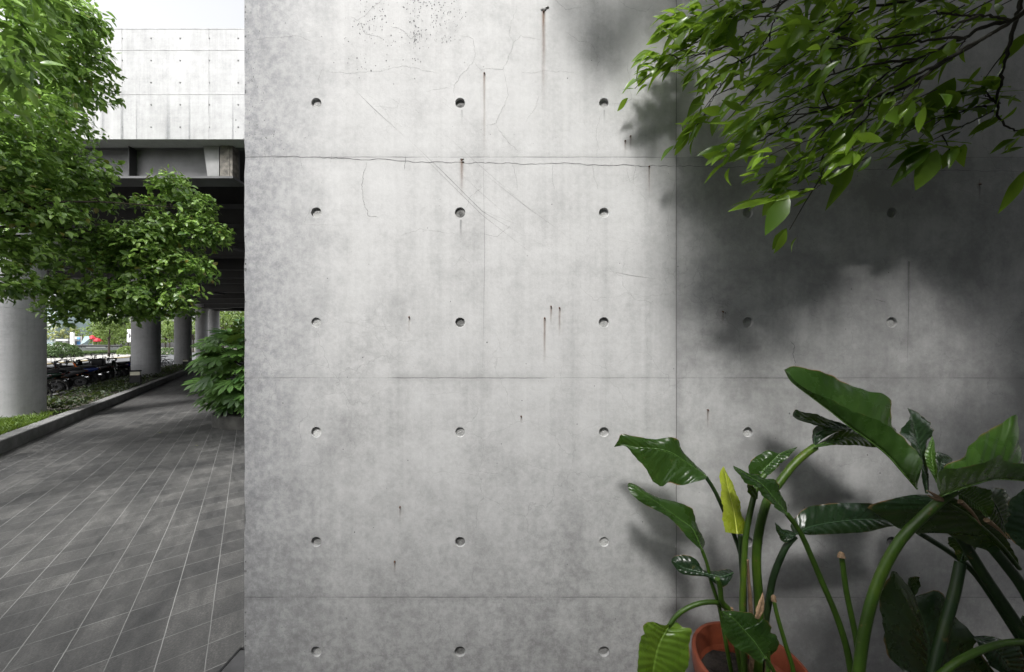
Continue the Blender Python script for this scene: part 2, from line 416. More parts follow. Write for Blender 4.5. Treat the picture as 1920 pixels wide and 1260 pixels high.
M['birddark'] = birdleaf_mat('bird_leaf_dark', (0.004, 0.013, 0.006), (0.009, 0.026, 0.010), (0.024, 0.048, 0.022))
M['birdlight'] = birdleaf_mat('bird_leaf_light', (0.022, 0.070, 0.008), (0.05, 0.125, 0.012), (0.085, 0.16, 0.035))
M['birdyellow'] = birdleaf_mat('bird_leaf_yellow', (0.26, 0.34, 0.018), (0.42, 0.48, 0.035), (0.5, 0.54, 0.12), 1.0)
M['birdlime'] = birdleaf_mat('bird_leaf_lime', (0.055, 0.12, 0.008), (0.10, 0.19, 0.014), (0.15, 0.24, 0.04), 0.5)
M['bark'] = simple('bark', (0.045, 0.036, 0.026), 0.9, var=0.5, scale=10, bump=0.8, bscale=35)
M['twig'] = simple('twig', (0.030, 0.026, 0.016), 0.8, var=0.4, scale=14, bump=0.3)
M['camphor'] = leafmat('camphor_leaf', (0.026, 0.082, 0.013), (0.27, 0.43, 0.085), 0.34, 0.24, tint=(0.28,0.46,0.07), old=(0.2, 0.11, 0.02))
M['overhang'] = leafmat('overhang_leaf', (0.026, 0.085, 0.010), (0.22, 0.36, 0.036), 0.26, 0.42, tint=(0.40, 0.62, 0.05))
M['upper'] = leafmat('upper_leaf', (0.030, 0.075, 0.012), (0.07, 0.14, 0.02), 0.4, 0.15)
M['fatsia'] = leafmat('fatsia_leaf', (0.024, 0.075, 0.022), (0.12, 0.235, 0.055), 0.36, 0.2)
M['bgtree'] = leafmat('street_leaf', (0.05, 0.09, 0.02), (0.13, 0.19, 0.04), 0.6, 0.25)
M['bgtree2'] = leafmat('pale_leaf', (0.16, 0.19, 0.06), (0.30, 0.31, 0.13), 0.6, 0.25)
M['hedge'] = leafmat('hedge_leaf', (0.022, 0.05, 0.014), (0.055, 0.10, 0.024), 0.55, 0.15)
M['grass'] = leafmat('grass_blade', (0.045, 0.095, 0.010), (0.11, 0.18, 0.022), 0.6, 0.25)
M['cover'] = leafmat('groundcover_leaf', (0.010, 0.022, 0.007), (0.030, 0.048, 0.016), 0.6, 0.15, old=(0.16, 0.12, 0.07))
M['white'] = simple('white_paint', (0.78, 0.78, 0.78), 0.5, var=0.06, bump=0)
M['grey'] = simple('grey_paint', (0.34, 0.35, 0.35), 0.6, var=0.12, bump=0)
M['glass'] = simple('window_glass', (0.30, 0.37, 0.40), 0.08, var=0.2, scale=0.4, bump=0)
M['paleblue'] = simple('pale_blue_canvas', (0.20, 0.26, 0.28), 0.7, var=0.1, bump=0)
M['red'] = simple('red_canvas', (0.40, 0.02, 0.035), 0.7, var=0.15, bump=0)
M['blue'] = simple('blue_panel', (0.08, 0.22, 0.48), 0.5, var=0.1, bump=0)
M['redlamp'] = simple('tail_lamp', (0.08, 0.008, 0.008), 0.3, bump=0)
M['lamp'] = simple('lamp_diffuser', (0.62, 0.60, 0.48), 0.4, var=0.05, bump=0)

def paint(name, rough=0.25):
    m = NT(name); oi = m.n('ShaderNodeObjectInfo')
    m.set(oi.outputs['Color'], rough, 0, 0.6); return m.mat
M['paint'] = paint('scooter_paint')

# ------------------------------------------------------------------ leaves in bulk
def leaf_template(seg, wprof, fold=0.25, droop=0.25):
    """unit leaf along +x; y across, z normal; returns verts, faces"""
    t = np.linspace(0, 1, seg + 1); v = [(0, 0, 0)]
    for k in range(1, seg):
        w = wprof(t[k]); z = -droop * t[k]**2
        v += [(t[k], -w, z + fold*w), (t[k], 0, z), (t[k], w, z + fold*w)]
    v.append((1, 0, -droop)); f = []
    f += [(0, 2, 1), (0, 3, 2)]
    for k in range(seg - 2):
        a = 1 + 3*k; b = a + 3
        f += [(a, a+1, b+1, b), (a+1, a+2, b+2, b+1)]
    a = 1 + 3*(seg-2); e = len(v) - 1
    f += [(a, a+1, e), (a+1, a+2, e)]
    return np.array(v, float), f
TPL_S = leaf_template(4, lambda t: 0.27*math.sin(math.pi*t**0.85)**0.85, 0.3, 0.22)
TPL_L = leaf_template(7, lambda t: 0.158*math.sin(math.pi*t**0.9)**1.05*(1+0.05*math.sin(17*t)), 0.28, 0.20)

class Leaves:
    def __init__(self): self.vs = []; self.fs = []; self.n = 0
    def add(self, pos, dirs, nrm, size, tpl, jit=0.15):
        pos = np.asarray(pos, float); d = np.asarray(dirs, float); nm = np.asarray(nrm, float); size = np.asarray(size, float)
        d /= np.linalg.norm(d, axis=1, keepdims=True) + 1e-9
        nm = nm - d * np.sum(nm*d, 1, keepdims=True); nm /= np.linalg.norm(nm, axis=1, keepdims=True) + 1e-9
        s = np.cross(nm, d); T, F_ = tpl; k = len(T)
        wj = 1 + rng.uniform(-jit*1.6, jit*1.6, (len(pos), 1, 1)); dj = rng.uniform(0.2, 2.2, (len(pos), 1, 1))
        V = (pos[:, None, :] + size[:, None, None] * (T[None, :, 0, None]*d[:, None, :] + T[None, :, 1, None]*wj*s[:, None, :] + T[None, :, 2, None]*dj*nm[:, None, :]))
        self.vs.append(V.reshape(-1, 3))
        for i in range(len(pos)):
            o = self.n + i*k
            self.fs += [tuple(o + q for q in f) for f in F_]
        self.n += len(pos)*k
    def build(self, name, mat, parent=None):
        me = bpy.data.meshes.new(name); V = np.concatenate(self.vs)
        me.from_pydata(V.tolist(), [], self.fs); me.materials.append(mat)
        me.polygons.foreach_set('use_smooth', [True]*len(me.polygons)); me.update()
        return link(name, me, parent)

def rosettes(L, centers, outdirs, per, size, tpl, spread=0.8, up=0.5, lift=0.35):
    """a whorl of leaves round each shoot tip"""
    pos = []; dr = []; nm = []; sz = []
    for c, o in zip(centers, outdirs):
        o = np.array(o, float); o /= np.linalg.norm(o) + 1e-9
        a = np.cross(o, [0.3, 0.2, 1.0]); a /= np.linalg.norm(a) + 1e-9; b = np.cross(o, a); ph = rng.uniform(0, 6.28)
        k = max(3, int(per + rng.integers(-2, 3)))
        for i in range(k):
            an = ph + i*2.4; r = spread * rng.uniform(0.6, 1.25)
            d = o * rng.uniform(0.2, 1.1) + (a*math.cos(an) + b*math.sin(an)) * r + np.array([0, 0, -lift*rng.uniform(0.3, 1.8)]) + rng.normal(0, 0.15, 3)
            n = o*0.9 + np.array([0, 0, up]) + rng.normal(0, 0.28, 3)
            pos.append(np.array(c) - o*size*1.1*(i/k) + rng.normal(0, 0.22, 3)*size); dr.append(d); nm.append(n); sz.append(size*rng.uniform(0.65, 1.25))
    if pos: L.add(pos, dr, nm, sz, tpl)

# ================================================================== GROUND AND PATHS
def sheet(name, t0, t1, s0, s1, z, mat, sub=1):
    m = MB()
    m.quad((t0, s0, 0), (t1, s0, 0), (t1, s1, 0), (t0, s1, 0))
    o = m.build(name, mat, smooth=False); o.rotation_euler = (0, 0, TH); o.location = (0, 0, z)
    o['kind'] = 'structure'; return o
g = MB(); g.quad((-900, -900, 0), (900, -900, 0), (900, 900, 0), (-900, 900, 0))
go = g.build('ground', M['ground'], smooth=False); go.location.z = -0.03; go['kind'] = 'structure'
sheet('path', -2.98, 14, -8, 70, 0.0, M['tiles'])
sheet('road', -14.2, -4.7, -30, 160, -0.01, M['asphalt'])
def kerbrun(name, t0, t1, s0, s1, z0, z1, mat, gap=None):
    m = MB(); L = gap or 1.0; s = s0
    while s < s1:
        e = min(s + L, s1); b = 0.012
        prof = [(t0, z0), (t1, z0), (t1, z1-b), (t1-b, z1), (t0+b, z1), (t0, z1-b)]
        n = len(m.v); k = len(prof)
        for q in (s + 0.004, e - 0.004):
            m.v += [(t, q, z) for t, z in prof]
        m.f.append(tuple(n+i for i in range(k))); m.m.append(0); m.f.append(tuple(n+k+i for i in reversed(range(k)))); m.m.append(0)
        for i in range(k):
            j = (i+1) % k; m.f.append((n+j, n+i, n+k+i, n+k+j)); m.m.append(0)
        s = e
    o = m.build(name, mat, smooth=False); o.rotation_euler = (0, 0, TH); o['kind'] = 'structure'; return o
kerbrun('kerb', -3.16, -2.96, -6, 60, -0.05, 0.20, M['kerb'], 1.6)
# planting strip: lumpy soil
m = MB(); ns = 220; nt = 8; s0, s1 = -4.0, 52.0
for i in range(ns + 1):
    for j in range(nt + 1):
        s = s0 + (s1-s0)*i/ns; t = -4.72 + 1.57*j/nt
        z = 0.13 + 0.05*noise.noise(Vector((s*1.3, t*1.7, 0))) + 0.02*noise.noise(Vector((s*6, t*6, 3)))
        m.v.append((t, s, z - (0.0 if j else 0.1)))
for i in range(ns):
    for j in range(nt):
        a = i*(nt+1)+j; m.f.append((a, a+1, a+nt+2, a+nt+1)); m.m.append(0)
o = m.build('planting_strip', M['soil']); o.rotation_euler = (0, 0, TH); o['kind'] = 'structure'
kerbrun('street_kerb', -4.86, -4.72, -6, 60, -0.05, 0.14, M['kerb'], 1.0)
kerbrun('far_kerb', -14.42, -14.2, -30, 160, -0.05, 0.12, M['yellowkerb'], 8)
sheet('pavement', -21.5, -14.42, -30, 160, 0.10, M['pave'])
kerbrun('pavement_edge', -21.75, -21.5, -30, 160, -0.05, 0.28, M['kerb'], 12)
sheet('plaza', -120, -23.5, -60, 200, 0.02, M['pave'])
sheet('lawn', -23.5, -21.75, -30, 160, 0.16, M['soil'])
# drain slot beside the wall
m = MB(); m.box((-1.445, 0.2, 0.003), (WX0 - 0.012, 1.815, 0.006)); o = m.build('drain_strip', simple('drain_stone', (0.05, 0.05, 0.051), 0.7, var=0.4, scale=8), smooth=False); o['kind'] = 'structure'
m = MB(); m.box((-1.458, 0.2, 0.003), (-1.446, 1.83, 0.009)); m.box((-1.44, 1.816, 0.003), (-1.2, 1.84, 0.010))
o = m.build('drain_slot', M['black'], smooth=False); o['kind'] = 'structure'

# grass and ground cover
def scatter_blades(name, mat, areas, size, tpl, lean=0.5, z0=0.14, spread=0.35):
    L = Leaves(); pos = []; dr = []; nm = []; sz = []
    for (sa, sb, ta, tb, n) in areas:
        for _ in range(n):
            s = rnd.uniform(sa, sb); t = rnd.uniform(ta, tb)
            if noise.noise(Vector((s*0.9, t*1.6, 5))) < -0.12 and rnd.random() < 0.9: continue
            z = z0 + 0.05*noise.noise(Vector((s*1.3, t*1.7, 0)))
            p = W(s, t, z + rnd.uniform(0, spread)*size); a = rnd.uniform(0, 6.28)
            pos.append(p); dr.append((math.cos(a)*lean, math.sin(a)*lean, 1)); nm.append((math.cos(a+1.5), math.sin(a+1.5), 0.3)); sz.append(size*rnd.uniform(0.5, 1.3))
    L.add(pos, dr, nm, sz, tpl)
    return tag(L.build(name, mat), kind='stuff')
TPL_G = leaf_template(3, lambda t: 0.055*(1-t)+0.02, 0.2, 0.3)
tag(scatter_blades('grass', M['grass'], [(7.6, 12.3, -4.5, -3.17, 15000)], 0.11, TPL_G, 0.55), 'short bright green grass at the foot of the nearest round column', 'grass')
tag(scatter_blades('ground_cover', M['cover'], [(11.9, 20, -4.7, -3.17, 3000), (20, 44, -4.7, -3.17, 3600)], 0.075, TPL_S, 1.2, spread=1.6), 'low scrubby ground cover in the planting strip between kerb and scooters', 'ground cover')

# ================================================================== CONCRETE WALL
def build_wall():
    m = MB(); r = 0.0205; seg = 32; dep = 0.016
    hx = 269.8/F*D/2; hz = HSZ/2
    def front(x, z, y=0.0): m.v.append((x, D + y, z)); return len(m.v)-1
    for cx in HX:
        for cz in HZ:
            rr = r * rnd.uniform(0.94, 1.06); out = []; cir = []; bot = []
            for k in range(seg):
                a = 2*math.pi*(k+0.5)/seg; c, s = math.cos(a), math.sin(a)
                q = max(abs(c)/hx, abs(s)/hz)
                ex, ez = cx + c/q, cz + s/q
                # snap to the corners
                out.append([ex, ez])
            # corner snapping: nearest point to each corner
            for sx in (-1, 1):
                for sz in (-1, 1):
                    i = min(range(seg), key=lambda i: (out[i][0]-cx-sx*hx)**2 + (out[i][1]-cz-sz*hz)**2); out[i] = [cx+sx*hx, cz+sz*hz]
            oi = []
            for x, z in out:
                y = 0.0
                if x < WX0 + 0.001:
                    nn = noise.noise(Vector((0, 0, z*14))); x += max(0, nn-0.02)*0.012; 
                oi.append(front(x, z, y))
            ci = []; c2 = []; bi = []
            for k in range(seg):
                a = 2*math.pi*(k+0.5)/seg; jr = rr*(1+0.05*noise.noise(Vector((cx*9+math.cos(a)*1.5, cz*9, math.sin(a)*1.5))))
                ci.append(front(cx+math.cos(a)*(jr+0.0012), cz+math.sin(a)*(jr+0.0012)))
                c2.append(front(cx+math.cos(a)*jr, cz+math.sin(a)*jr, 0.0012))
                bi.append(front(cx+math.cos(a)*jr*0.97, cz+math.sin(a)*jr*0.97, dep))
            for k in range(seg):
                j = (k+1) % seg
                m.f += [(oi[k], ci[k], ci[j], oi[j]), (ci[k], c2[k], c2[j], ci[j]), (c2[k], bi[k], bi[j], c2[j])]; m.m += [0, 0, 0]
    x1 = HX[-1] + hx; z1 = HZ[0] + hz; zb = HZ[-1] - hz; y1 = D + 0.35
    m.quad((WX0, D, -0.1), (x1, D, -0.1), (x1, D, zb), (WX0, D, zb))
    # left end face, in slices so the arris can chip
    N = 90
    for k in range(N):
        za = -0.1 + (z1+0.1)*k/N; zc = -0.1 + (z1+0.1)*(k+1)/N
        m.quad((WX0, D+0.0, za), (WX0, D, zc), (WX0, y1, zc), (WX0, y1, za))
    m.quad((x1, D, -0.1), (x1, y1, -0.1), (x1, y1, z1), (x1, D, z1))
    m.quad((WX0, D, z1), (x1, D, z1), (x1, y1, z1), (WX0, y1, z1))
    m.quad((WX0, y1, -0.1), (WX0, y1, z1), (x1, y1, z1), (x1, y1, -0.1))
    uvs = {}
    # ---- cracks, scratches, pits: thin relief pieces of the wall's own surface
    def ribbon(pts, w, mat, jag=0.0, off=0.0006, taper=True):
        q = [Vector((*px2(*p), 0)) for p in pts]
        for _ in range(4 if jag else 0):
            n = [q[0]]
            for a, b in zip(q, q[1:]):
                d = b - a; mid = (a+b)/2 + Vector((-d.y, d.x, 0)).normalized() * max(-0.0022, min(0.0022, rnd.uniform(-jag, jag)*d.length))
                n += [mid, b]
            q = n
        base = len(m.v); K = len(q)
        for i, p in enumerate(q):
            d = q[min(i+1, K-1)] - q[max(i-1, 0)]; d = d.normalized() if d.length else Vector((1, 0, 0))
            nrm = Vector((-d.y, d.x, 0)); u = i/(K-1)
            ww = w * (rnd.uniform(0.35, 1.0) if jag else rnd.uniform(0.7, 1.0)) * (min(1, 6*u+0.2, 6*(1-u)+0.2) if taper else 1)
            for sgn in (-1, 1): m.v.append((p.x + nrm.x*sgn*ww/2, D - off, p.y + nrm.y*sgn*ww/2))
        for i in range(K-1):
            m.f.append((base+2*i, base+2*i+1, base+2*i+3, base+2*i+2)); m.m.append(mat)
    C = 1; S = 2; PT = 3; RU = 4; WE = 5
    cr = [([(459,292),(560,294),(640,297),(760,302),(860,304),(960,306),(1080,307),(1190,311),(1268,312),(1380,313),(1560,320),(1700,318),(1850,322),(1990,318)], 2.0),
      ([(688,303),(680,340),(683,380),(690,405),(712,409)],1.5), ([(760,292),(758,318)],1.6), ([(497,281),(499,298)],1.1), ([(622,288),(620,305)],1), ([(960,307),(968,335),(972,358)],1.2),
      ([(1037,308),(1037,345),(1040,356)],1.3), ([(1110,309),(1115,335),(1122,355)],1.3), ([(1192,310),(1188,345)],1.2), ([(513,295),(514,312)],1), ([(563,293),(565,318)],.9),
      ([(593,80),(558,67),(522,69),(459,80)],1), ([(656,30),(671,38),(691,22),(713,4),(722,-10)],1.2), ([(671,38),(685,64),(720,73)],1.4), ([(731,49),(753,56),(771,73),(790,62)],1.3),
      ([(862,67),(887,73),(891,102),(887,116),(873,133),(851,160),(853,182)],1.2), ([(887,116),(904,131),(944,129),(962,80),(976,67),(1016,73)],1.2), ([(962,80),(955,64),(958,40),(970,10)],1.0),
      ([(944,129),(953,178),(940,209),(931,231),(909,236)],1.1), ([(931,236),(953,267),(971,284)],1), ([(607,133),(656,138),(727,131),(762,124),(798,133),(824,138)],1.1), ([(597,170),(600,140),(607,125)],.9),
      ([(976,138),(1024,133),(1082,136)],.9), ([(1144,196),(1171,196),(1183,187),(1180,140),(1175,120)],1.0), ([(1127,213),(1118,249),(1122,276),(1118,295)],1.0), ([(847,164),(798,171)],.8), ([(700,200),(745,203),(750,180)],.8),
      ([(907,349),(882,369),(873,391)],1), ([(744,444),(789,429),(829,436),(860,440)],.9), ([(904,438),(931,444),(958,422)],1.0), ([(590,365),(570,420),(640,425)],.7), ([(985,230),(1005,200),(1010,180)],.8),
      ([(1175,312),(1180,340),(1195,330)],.8), ([(850,500),(865,480),(885,500)],.8), ([(640,600),(690,615),(740,610)],.6), ([(800,740),(850,735),(900,742)],.6), ([(890,1060),(885,1080),(892,1100)],.9),
      ([(1310,20),(1340,40),(1330,90),(1345,120)],.9), ([(1060,60),(1085,78),(1105,80)],1.1), ([(1105,80),(1125,110),(1118,130)],1), ([(1040,0),(1060,18),(1090,15)],1.2), ([(1160,0),(1180,15),(1210,22),(1225,10)],1.0),
      ([(1482,640),(1490,650),(1487,668),(1493,690)],2.2), ([(1640,560),(1660,566)],1.5), ([(1520,560),(1535,566)],1.4), ([(1520,590),(1540,597)],1.3), ([(1765,790),(1760,840),(1752,880)],1.0), ([(1795,740),(1790,765)],1.0),
      ([(1836,335),(1836,365)],1.8), ([(1700,330),(1702,350)],1.0), ([(1497,430),(1495,470)],1.0), ([(1655,480),(1660,500)],1.0), ([(1268,330),(1250,420),(1255,470)],.7),
      ([(1530,1040),(1555,1058)],1.3), ([(1535,1060),(1558,1068)],1.2), ([(1528,1010),(1550,1030)],1.2)]
    for pts, w in cr: ribbon(pts, w*(0.00125 if w >= 1.5 else 0.00085), C, 0.16)
    for pts, w in [([(670,173),(700,203),(756,254)],1.5), ([(638,138),(664,164)],1.2), ([(767,262),(830,322),(904,396),(960,430)],1.1), ([(829,191),(856,211)],1.7), ([(829,182),(838,190)],2), ([(900,393),(967,420)],1.3), ([(960,430),(1038,471)],.9),
      ([(775,275),(840,340),(905,404),(990,470)],.8), ([(831,249),(890,302),(988,388)],.7), ([(700,240),(706,247)],1.7), ([(778,205),(786,212)],2), ([(735,186),(746,192)],2), ([(701,208),(706,216)],2.2), ([(730,228),(737,234)],1.4), ([(813,248),(819,255)],1.6),
      ([(1160,451),(1207,458)],1.1), ([(1136,507),(1180,516),(1229,523)],1.3), ([(720,258),(727,264)],1.4), ([(862,214),(910,255)],.8), ([(900,320),(990,390),(1060,440)],.6), ([(866,328),(900,360),(960,412)],.6), ([(906,300),(909,470),(905,690)],1.0), ([(640,330),(700,385)],.6),
      ([(1702,492),(1703,590),(1701,680)],1.8), ([(1640,640),(1650,625)],1.2), ([(1665,690),(1680,680)],1.3), ([(1600,760),(1640,758)],.6), ([(1000,880),(1060,884)],.6), ([(560,505),(600,522)],.6), ([(1770,330),(1772,420)],.8)]:
        ribbon(pts, w*0.00115, S)
    def pit(x, y, s):
        X, Z = px2(x, y); n = len(m.v); k = rnd.choice((5, 6, 7)); a0 = rnd.uniform(0, 6)
        sx = s*rnd.uniform(0.7, 1.2); sz = s*rnd.uniform(0.8, 1.6)
        for i in range(k):
            a = a0 + 2*math.pi*i/k; q = rnd.uniform(0.7, 1.1)
            m.v.append((X + math.cos(a)*sx*q, D - 0.0005, Z + math.sin(a)*sz*q))
        m.f.append(tuple(range(n, n+k))); m.m.append(PT)
    for cx, cy, n, sx, sy in ((700,20,70,18,26),(780,30,110,7,40),(775,-5,60,22,14),(790,70,40,12,12),(820,25,45,8,30),(850,20,50,12,26),(690,60,20,14,12),(840,75,18,10,6),(700,125,30,50,14),(475,190,25,8,40),(500,255,30,40,14),(735,80,16,16,10),(640,110,14,20,20),(467,60,10,3,30)):
        for _ in range(n): pit(rnd.gauss(cx, sx), rnd.gauss(cy, sy), rnd.uniform(0.0008, 0.0028))
    for _ in range(420): pit(rnd.uniform(470, 1940), rnd.uniform(-20, 1290), rnd.choice((0.0007, 0.0009, 0.0012, 0.0012, 0.0022)))
    for x, y in ((1508,951),(1360,587),(1626,853),(1650,887),(1064,147),(680,670),(913,642),(1271,500),(1480,775)): pit(x, y, 0.0036)
    for k in range(26): pit(460.5, rnd.uniform(0, 1250), rnd.uniform(0.002, 0.006))
    # ---- soft stains with their own uv
    suv = []
    def stain(x, y0, y1_, w, mat):
        X, Za = px2(x, y0); _, Zb = px2(x, y1_); n = len(m.v); w = w/F*D
        m.v += [(X-w/2, D-0.0009, Za), (X+w/2, D-0.0009, Za), (X+w/2, D-0.0009, Zb), (X-w/2, D-0.0009, Zb)]
        m.f.append((n, n+3, n+2, n+1)); m.m.append(mat); suv.append(len(m.f)-1)
    rust = [(908,137,300,7),(866,300,372,11),(1019,22,210,11),(1172,264,300,5),(1182,255,285,5),(1021,596,700,7),(1033,574,612,5),(1049,577,640,6),(767,594,628,4),(740,1052,1080,5),(750,950,985,4),(1355,584,612,6),(1327,768,812,5),(1836,345,380,5),(1217,312,380,5),(977,780,796,3)]
    for x, a, b, w in rust: stain(x, a, b, w, RU)
    for x, a, b, w in [(864,412,450,8),(1704,490,640,7),(866,206,240,5),(1133,206,230,5)]:
        stain(x, a, b, w, WE)
    me = bpy.data.meshes.new('concrete_wall'); me.from_pydata(m.v, [], m.f)
    for k in ('wall', 'crack', 'scratch', 'pit', 'rust', 'wet'): me.materials.append(M[k])
    me.polygons.foreach_set('material_index', m.m)
    uv = me.uv_layers.new(name='UVMap')
    for fi in suv:
        p = me.polygons[fi]
        for li, c in zip(p.loop_indices, ((0, 0), (0, 1), (1, 1), (1, 0))): uv.data[li].uv = c
    me.update()
    w = link('concrete_wall', me)
    tag(w, 'tall pale grey fair-faced concrete wall with round tie holes and hairline cracks, behind the potted plants', 'wall')
    for cx in HX:
        for cz in HZ:
            b = MB(); d = rnd.choice((0.006, 0.008, 0.010, 0.011)); n = 20; r = 0.0202
            rings = []
            for q, y in ((0.98, 0.0), (0.9, 0.0), (0.55, 0.0006), (0.0001, 0.0008)):
                rings.append([(cx + math.cos(2*math.pi*k/n)*r*q, D + d + y + rnd.uniform(0, 0.0008), cz + math.sin(2*math.pi*k/n)*r*q) for k in range(n)])
            b.loft(rings[::-1]); b.build('hole_plug', M['plugdark'] if (abs(cx - HX[1]) < 0.01 and rnd.random() < 0.85) or rnd.random() < 0.12 else M['plug'], w)
    for x, y in [(r_[0], r_[1]) for r_ in rust]:
        b = MB(); X, Z = px2(x, y)
        b.tube([(X, D+0.003, Z), (X+0.0005, D-0.003, Z-0.001), (X+0.001, D-0.006, Z-0.004)], [0.0035, 0.003, 0.0018], 7); b.build('rusty_nail', M['nail'], w)
    for x, y, s in ((1019, 18, 0.014), (866, 298, 0.008), (868, 303, 0.006), (1026, 14, 0.008)):
        X, Z = px2(x, y); b = MB(); n = 9
        rings = []
        for q, yy in ((1.0, 0.001), (0.8, -0.003), (0.3, -0.005)):
            rings.append([(X + math.cos(2*math.pi*k/n)*s*q*rnd.uniform(0.7, 1.2), D + yy, Z + 0.6*math.sin(2*math.pi*k/n)*s*q*rnd.uniform(0.7, 1.2)) for k in range(n)])
        b.loft(rings); b.build('mortar_spall', M['plug'], w)
build_wall()

# ================================================================== OVERPASS
def build_overpass():
    FY = 7.06; zb = EYE + (HOR-261)/F*FY; zt = EYE + (HOR-53)/F*FY
    root = empty('overpass', (-8, FY, 0)); tag(root, 'raised concrete deck with white fascia, steel girder and round columns behind the green trees', 'overpass')
    inv = Vector((8, -FY, 0))
    def fin(o): o.location = inv; return o
    x0, x1 = -40.0, 9.0
    m = MB()
    hx = [(593-459)/F*D*0 + (902/3.938-960)/F*FY + i*54.4/F*FY for i in range(-34, 60)]
    m.box((x0, FY, zb), (x1, FY+0.30, zt))
    # thin recessed joint lines and tie holes
    fas = fin(m.build('fascia', M['fascia'], root, smooth=False))
    m = MB()
    for yy in (94, 177):
        z = EYE + (HOR-yy)/F*FY; m.box((x0, FY-0.004, z-0.004), (x1, FY-0.001, z+0.004))
    m.box((x0, FY-0.004, zt-0.02), (x1, FY-0.001, zt-0.012))
    for xx in ((228.5-960)/F*FY, (228.5+163-960)/F*FY+0.0, (228.5-163-960)/F*FY):
        m.box((xx-0.003, FY-0.004, zb), (xx+0.003, FY-0.001, zt))
    o = m.build('fascia_joint', simple('joint_grey', (0.36, 0.36, 0.36), 0.9, var=0.5, scale=3, bump=0), fas, smooth=False)
    for xx in hx:
        if not (-11 < xx < -4.5): continue
        for yy in (72, 113.5, 155, 196.5, 238.5):
            z = EYE + (HOR-yy)/F*FY; b = MB()
            b.lathe([(0.012, -0.003), (0.016, -0.004), (0.018, -0.001)], 10, c=(xx, FY, z), axis='y'); b.loft([[(xx+0.012*math.cos(k*0.628), FY-0.003, z+0.012*math.sin(k*0.628)) for k in range(10)]]*2)
            b.build('tie_hole', M['midsteel'], fas)
    for xx, w in ((902, .05), (1240, .07), (760, .05), (1400, .03), (1720, .03), (1010, .02), (690, .04), (560, .05)):
        X = (xx/3.938-960)/F*FY; b = MB()
        b.quad((X-w, FY-0.006, zb), (X+w, FY-0.006, zb), (X+w, FY-0.006, zb+1.1), (X-w, FY-0.006, zb+1.1))
        me = b.build('run_stain', M['frun'], fas, smooth=False); uv = me.data.uv_layers.new(name='UVMap')
        for li, c in enumerate(((0, 0), (1, 0), (1, 1), (0, 1))): uv.data[li].uv = c
    # deck slab
    zs = EYE + 4.95
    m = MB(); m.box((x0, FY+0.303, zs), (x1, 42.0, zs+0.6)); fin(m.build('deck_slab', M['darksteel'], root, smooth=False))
    m = MB(); m.box((x0, FY+0.303, zb+0.0), (x1, FY+0.42, zb+0.05)); fin(m.build('fascia_ledge', M['steel'], root, smooth=False))
    # edge girder
    gx1 = (446-960)/F*7.4; zf = EYE + 3.59; gz = zf+0.045
    m = MB(); m.box((x0, 7.452, gz+0.002), (gx1-0.02, 7.48, zs)); ga = fin(m.build('girder', M['steel'], root, smooth=False))
    m = MB(); m.box((x0, 7.27, zf), (gx1, 7.66, gz)); o = m.build('flange', M['steel'], ga, smooth=False)
    def gp(px): return (px-960)/F*7.4
    m = MB(); xa, xb = gp(379), gp(399); 
    m.prism([(xa, 7.10), (xa+0.02, 7.10), (xb+0.02, 7.10), (xb, 7.10)], 0, 1, fn=lambda x, y, z: (x, y, z)) if False else None
    za, zc = gz+0.003, zb+0.0
    n0 = [(gp(381), 7.30, zs-0.02), (gp(381), 7.45, zs-0.02), (gp(397), 7.45, za), (gp(397), 7.30, za)]
    n1 = [(p[0]+0.33, p[1], p[2]) for p in n0]
    m.v += n0 + [(gp(418), 7.30, zs-0.02), (gp(418), 7.45, zs-0.02), (gp(418), 7.45, za), (gp(418), 7.30, za)]
    for q in ((0,1,2,3),(7,6,5,4),(0,3,7,4),(1,5,6,2),(0,4,5,1),(3,2,6,7)): m.f.append(q); m.m.append(0)
    m.build('stiffener', M['midsteel'], ga, smooth=False)
    m = MB(); m.box((gp(421), 7.285, za), (gp(444), 7.45, zs-0.02)); m.box((gp(436), 7.278, za), (gp(439), 7.2845, zs-0.02)); m.build('end_plate', M['dirtysteel'], ga, smooth=False)
    for px in (120, 250):
        m = MB(); m.box((gp(px), 7.3, za), (gp(px)+0.02, 7.45, zs-0.02)); m.build('stiffener', M['darksteel'], ga, smooth=False)
    zl = EYE + 4.3
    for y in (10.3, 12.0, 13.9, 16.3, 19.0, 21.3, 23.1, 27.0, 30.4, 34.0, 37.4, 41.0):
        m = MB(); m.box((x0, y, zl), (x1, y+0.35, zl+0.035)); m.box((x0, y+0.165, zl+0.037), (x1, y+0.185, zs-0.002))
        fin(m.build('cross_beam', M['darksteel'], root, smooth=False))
    m = MB(); m.tube([W(19, -0.5, zl-0.05), W(19.5, 6.5, zl-0.6)], 0.09, 8); fin(m.build('drain_pipe', M['steel'], root))
    # columns
    for z, edge in ((7.1, 88), (17.3, 302), (27.4, 360), (37.8, 390), (40.2, 412)):
        r = 0.525; ang = math.atan((edge-960)/F); X = math.tan(ang)*z
        for _ in range(12): X = math.tan(ang - math.asin(r/math.hypot(X, z)))*z
        b = MB(); b.lathe([(r+0.05, 0.0), (r+0.01, 0.22), (r, 0.27), (r, 2.4), (r-0.005, 2.404), (r, 2.408), (r, zs-0.004)], 56, c=(X, z, 0.0)); fin(b.build('column', M['column'], root))
        if z > 10:
            b = MB(); b.box((X-3.0, z-0.5, zl-0.08), (X+3.0, z+0.5, zl-0.004)); fin(b.build('cap_beam', M['darksteel'], root, smooth=False))
    return root
build_overpass()

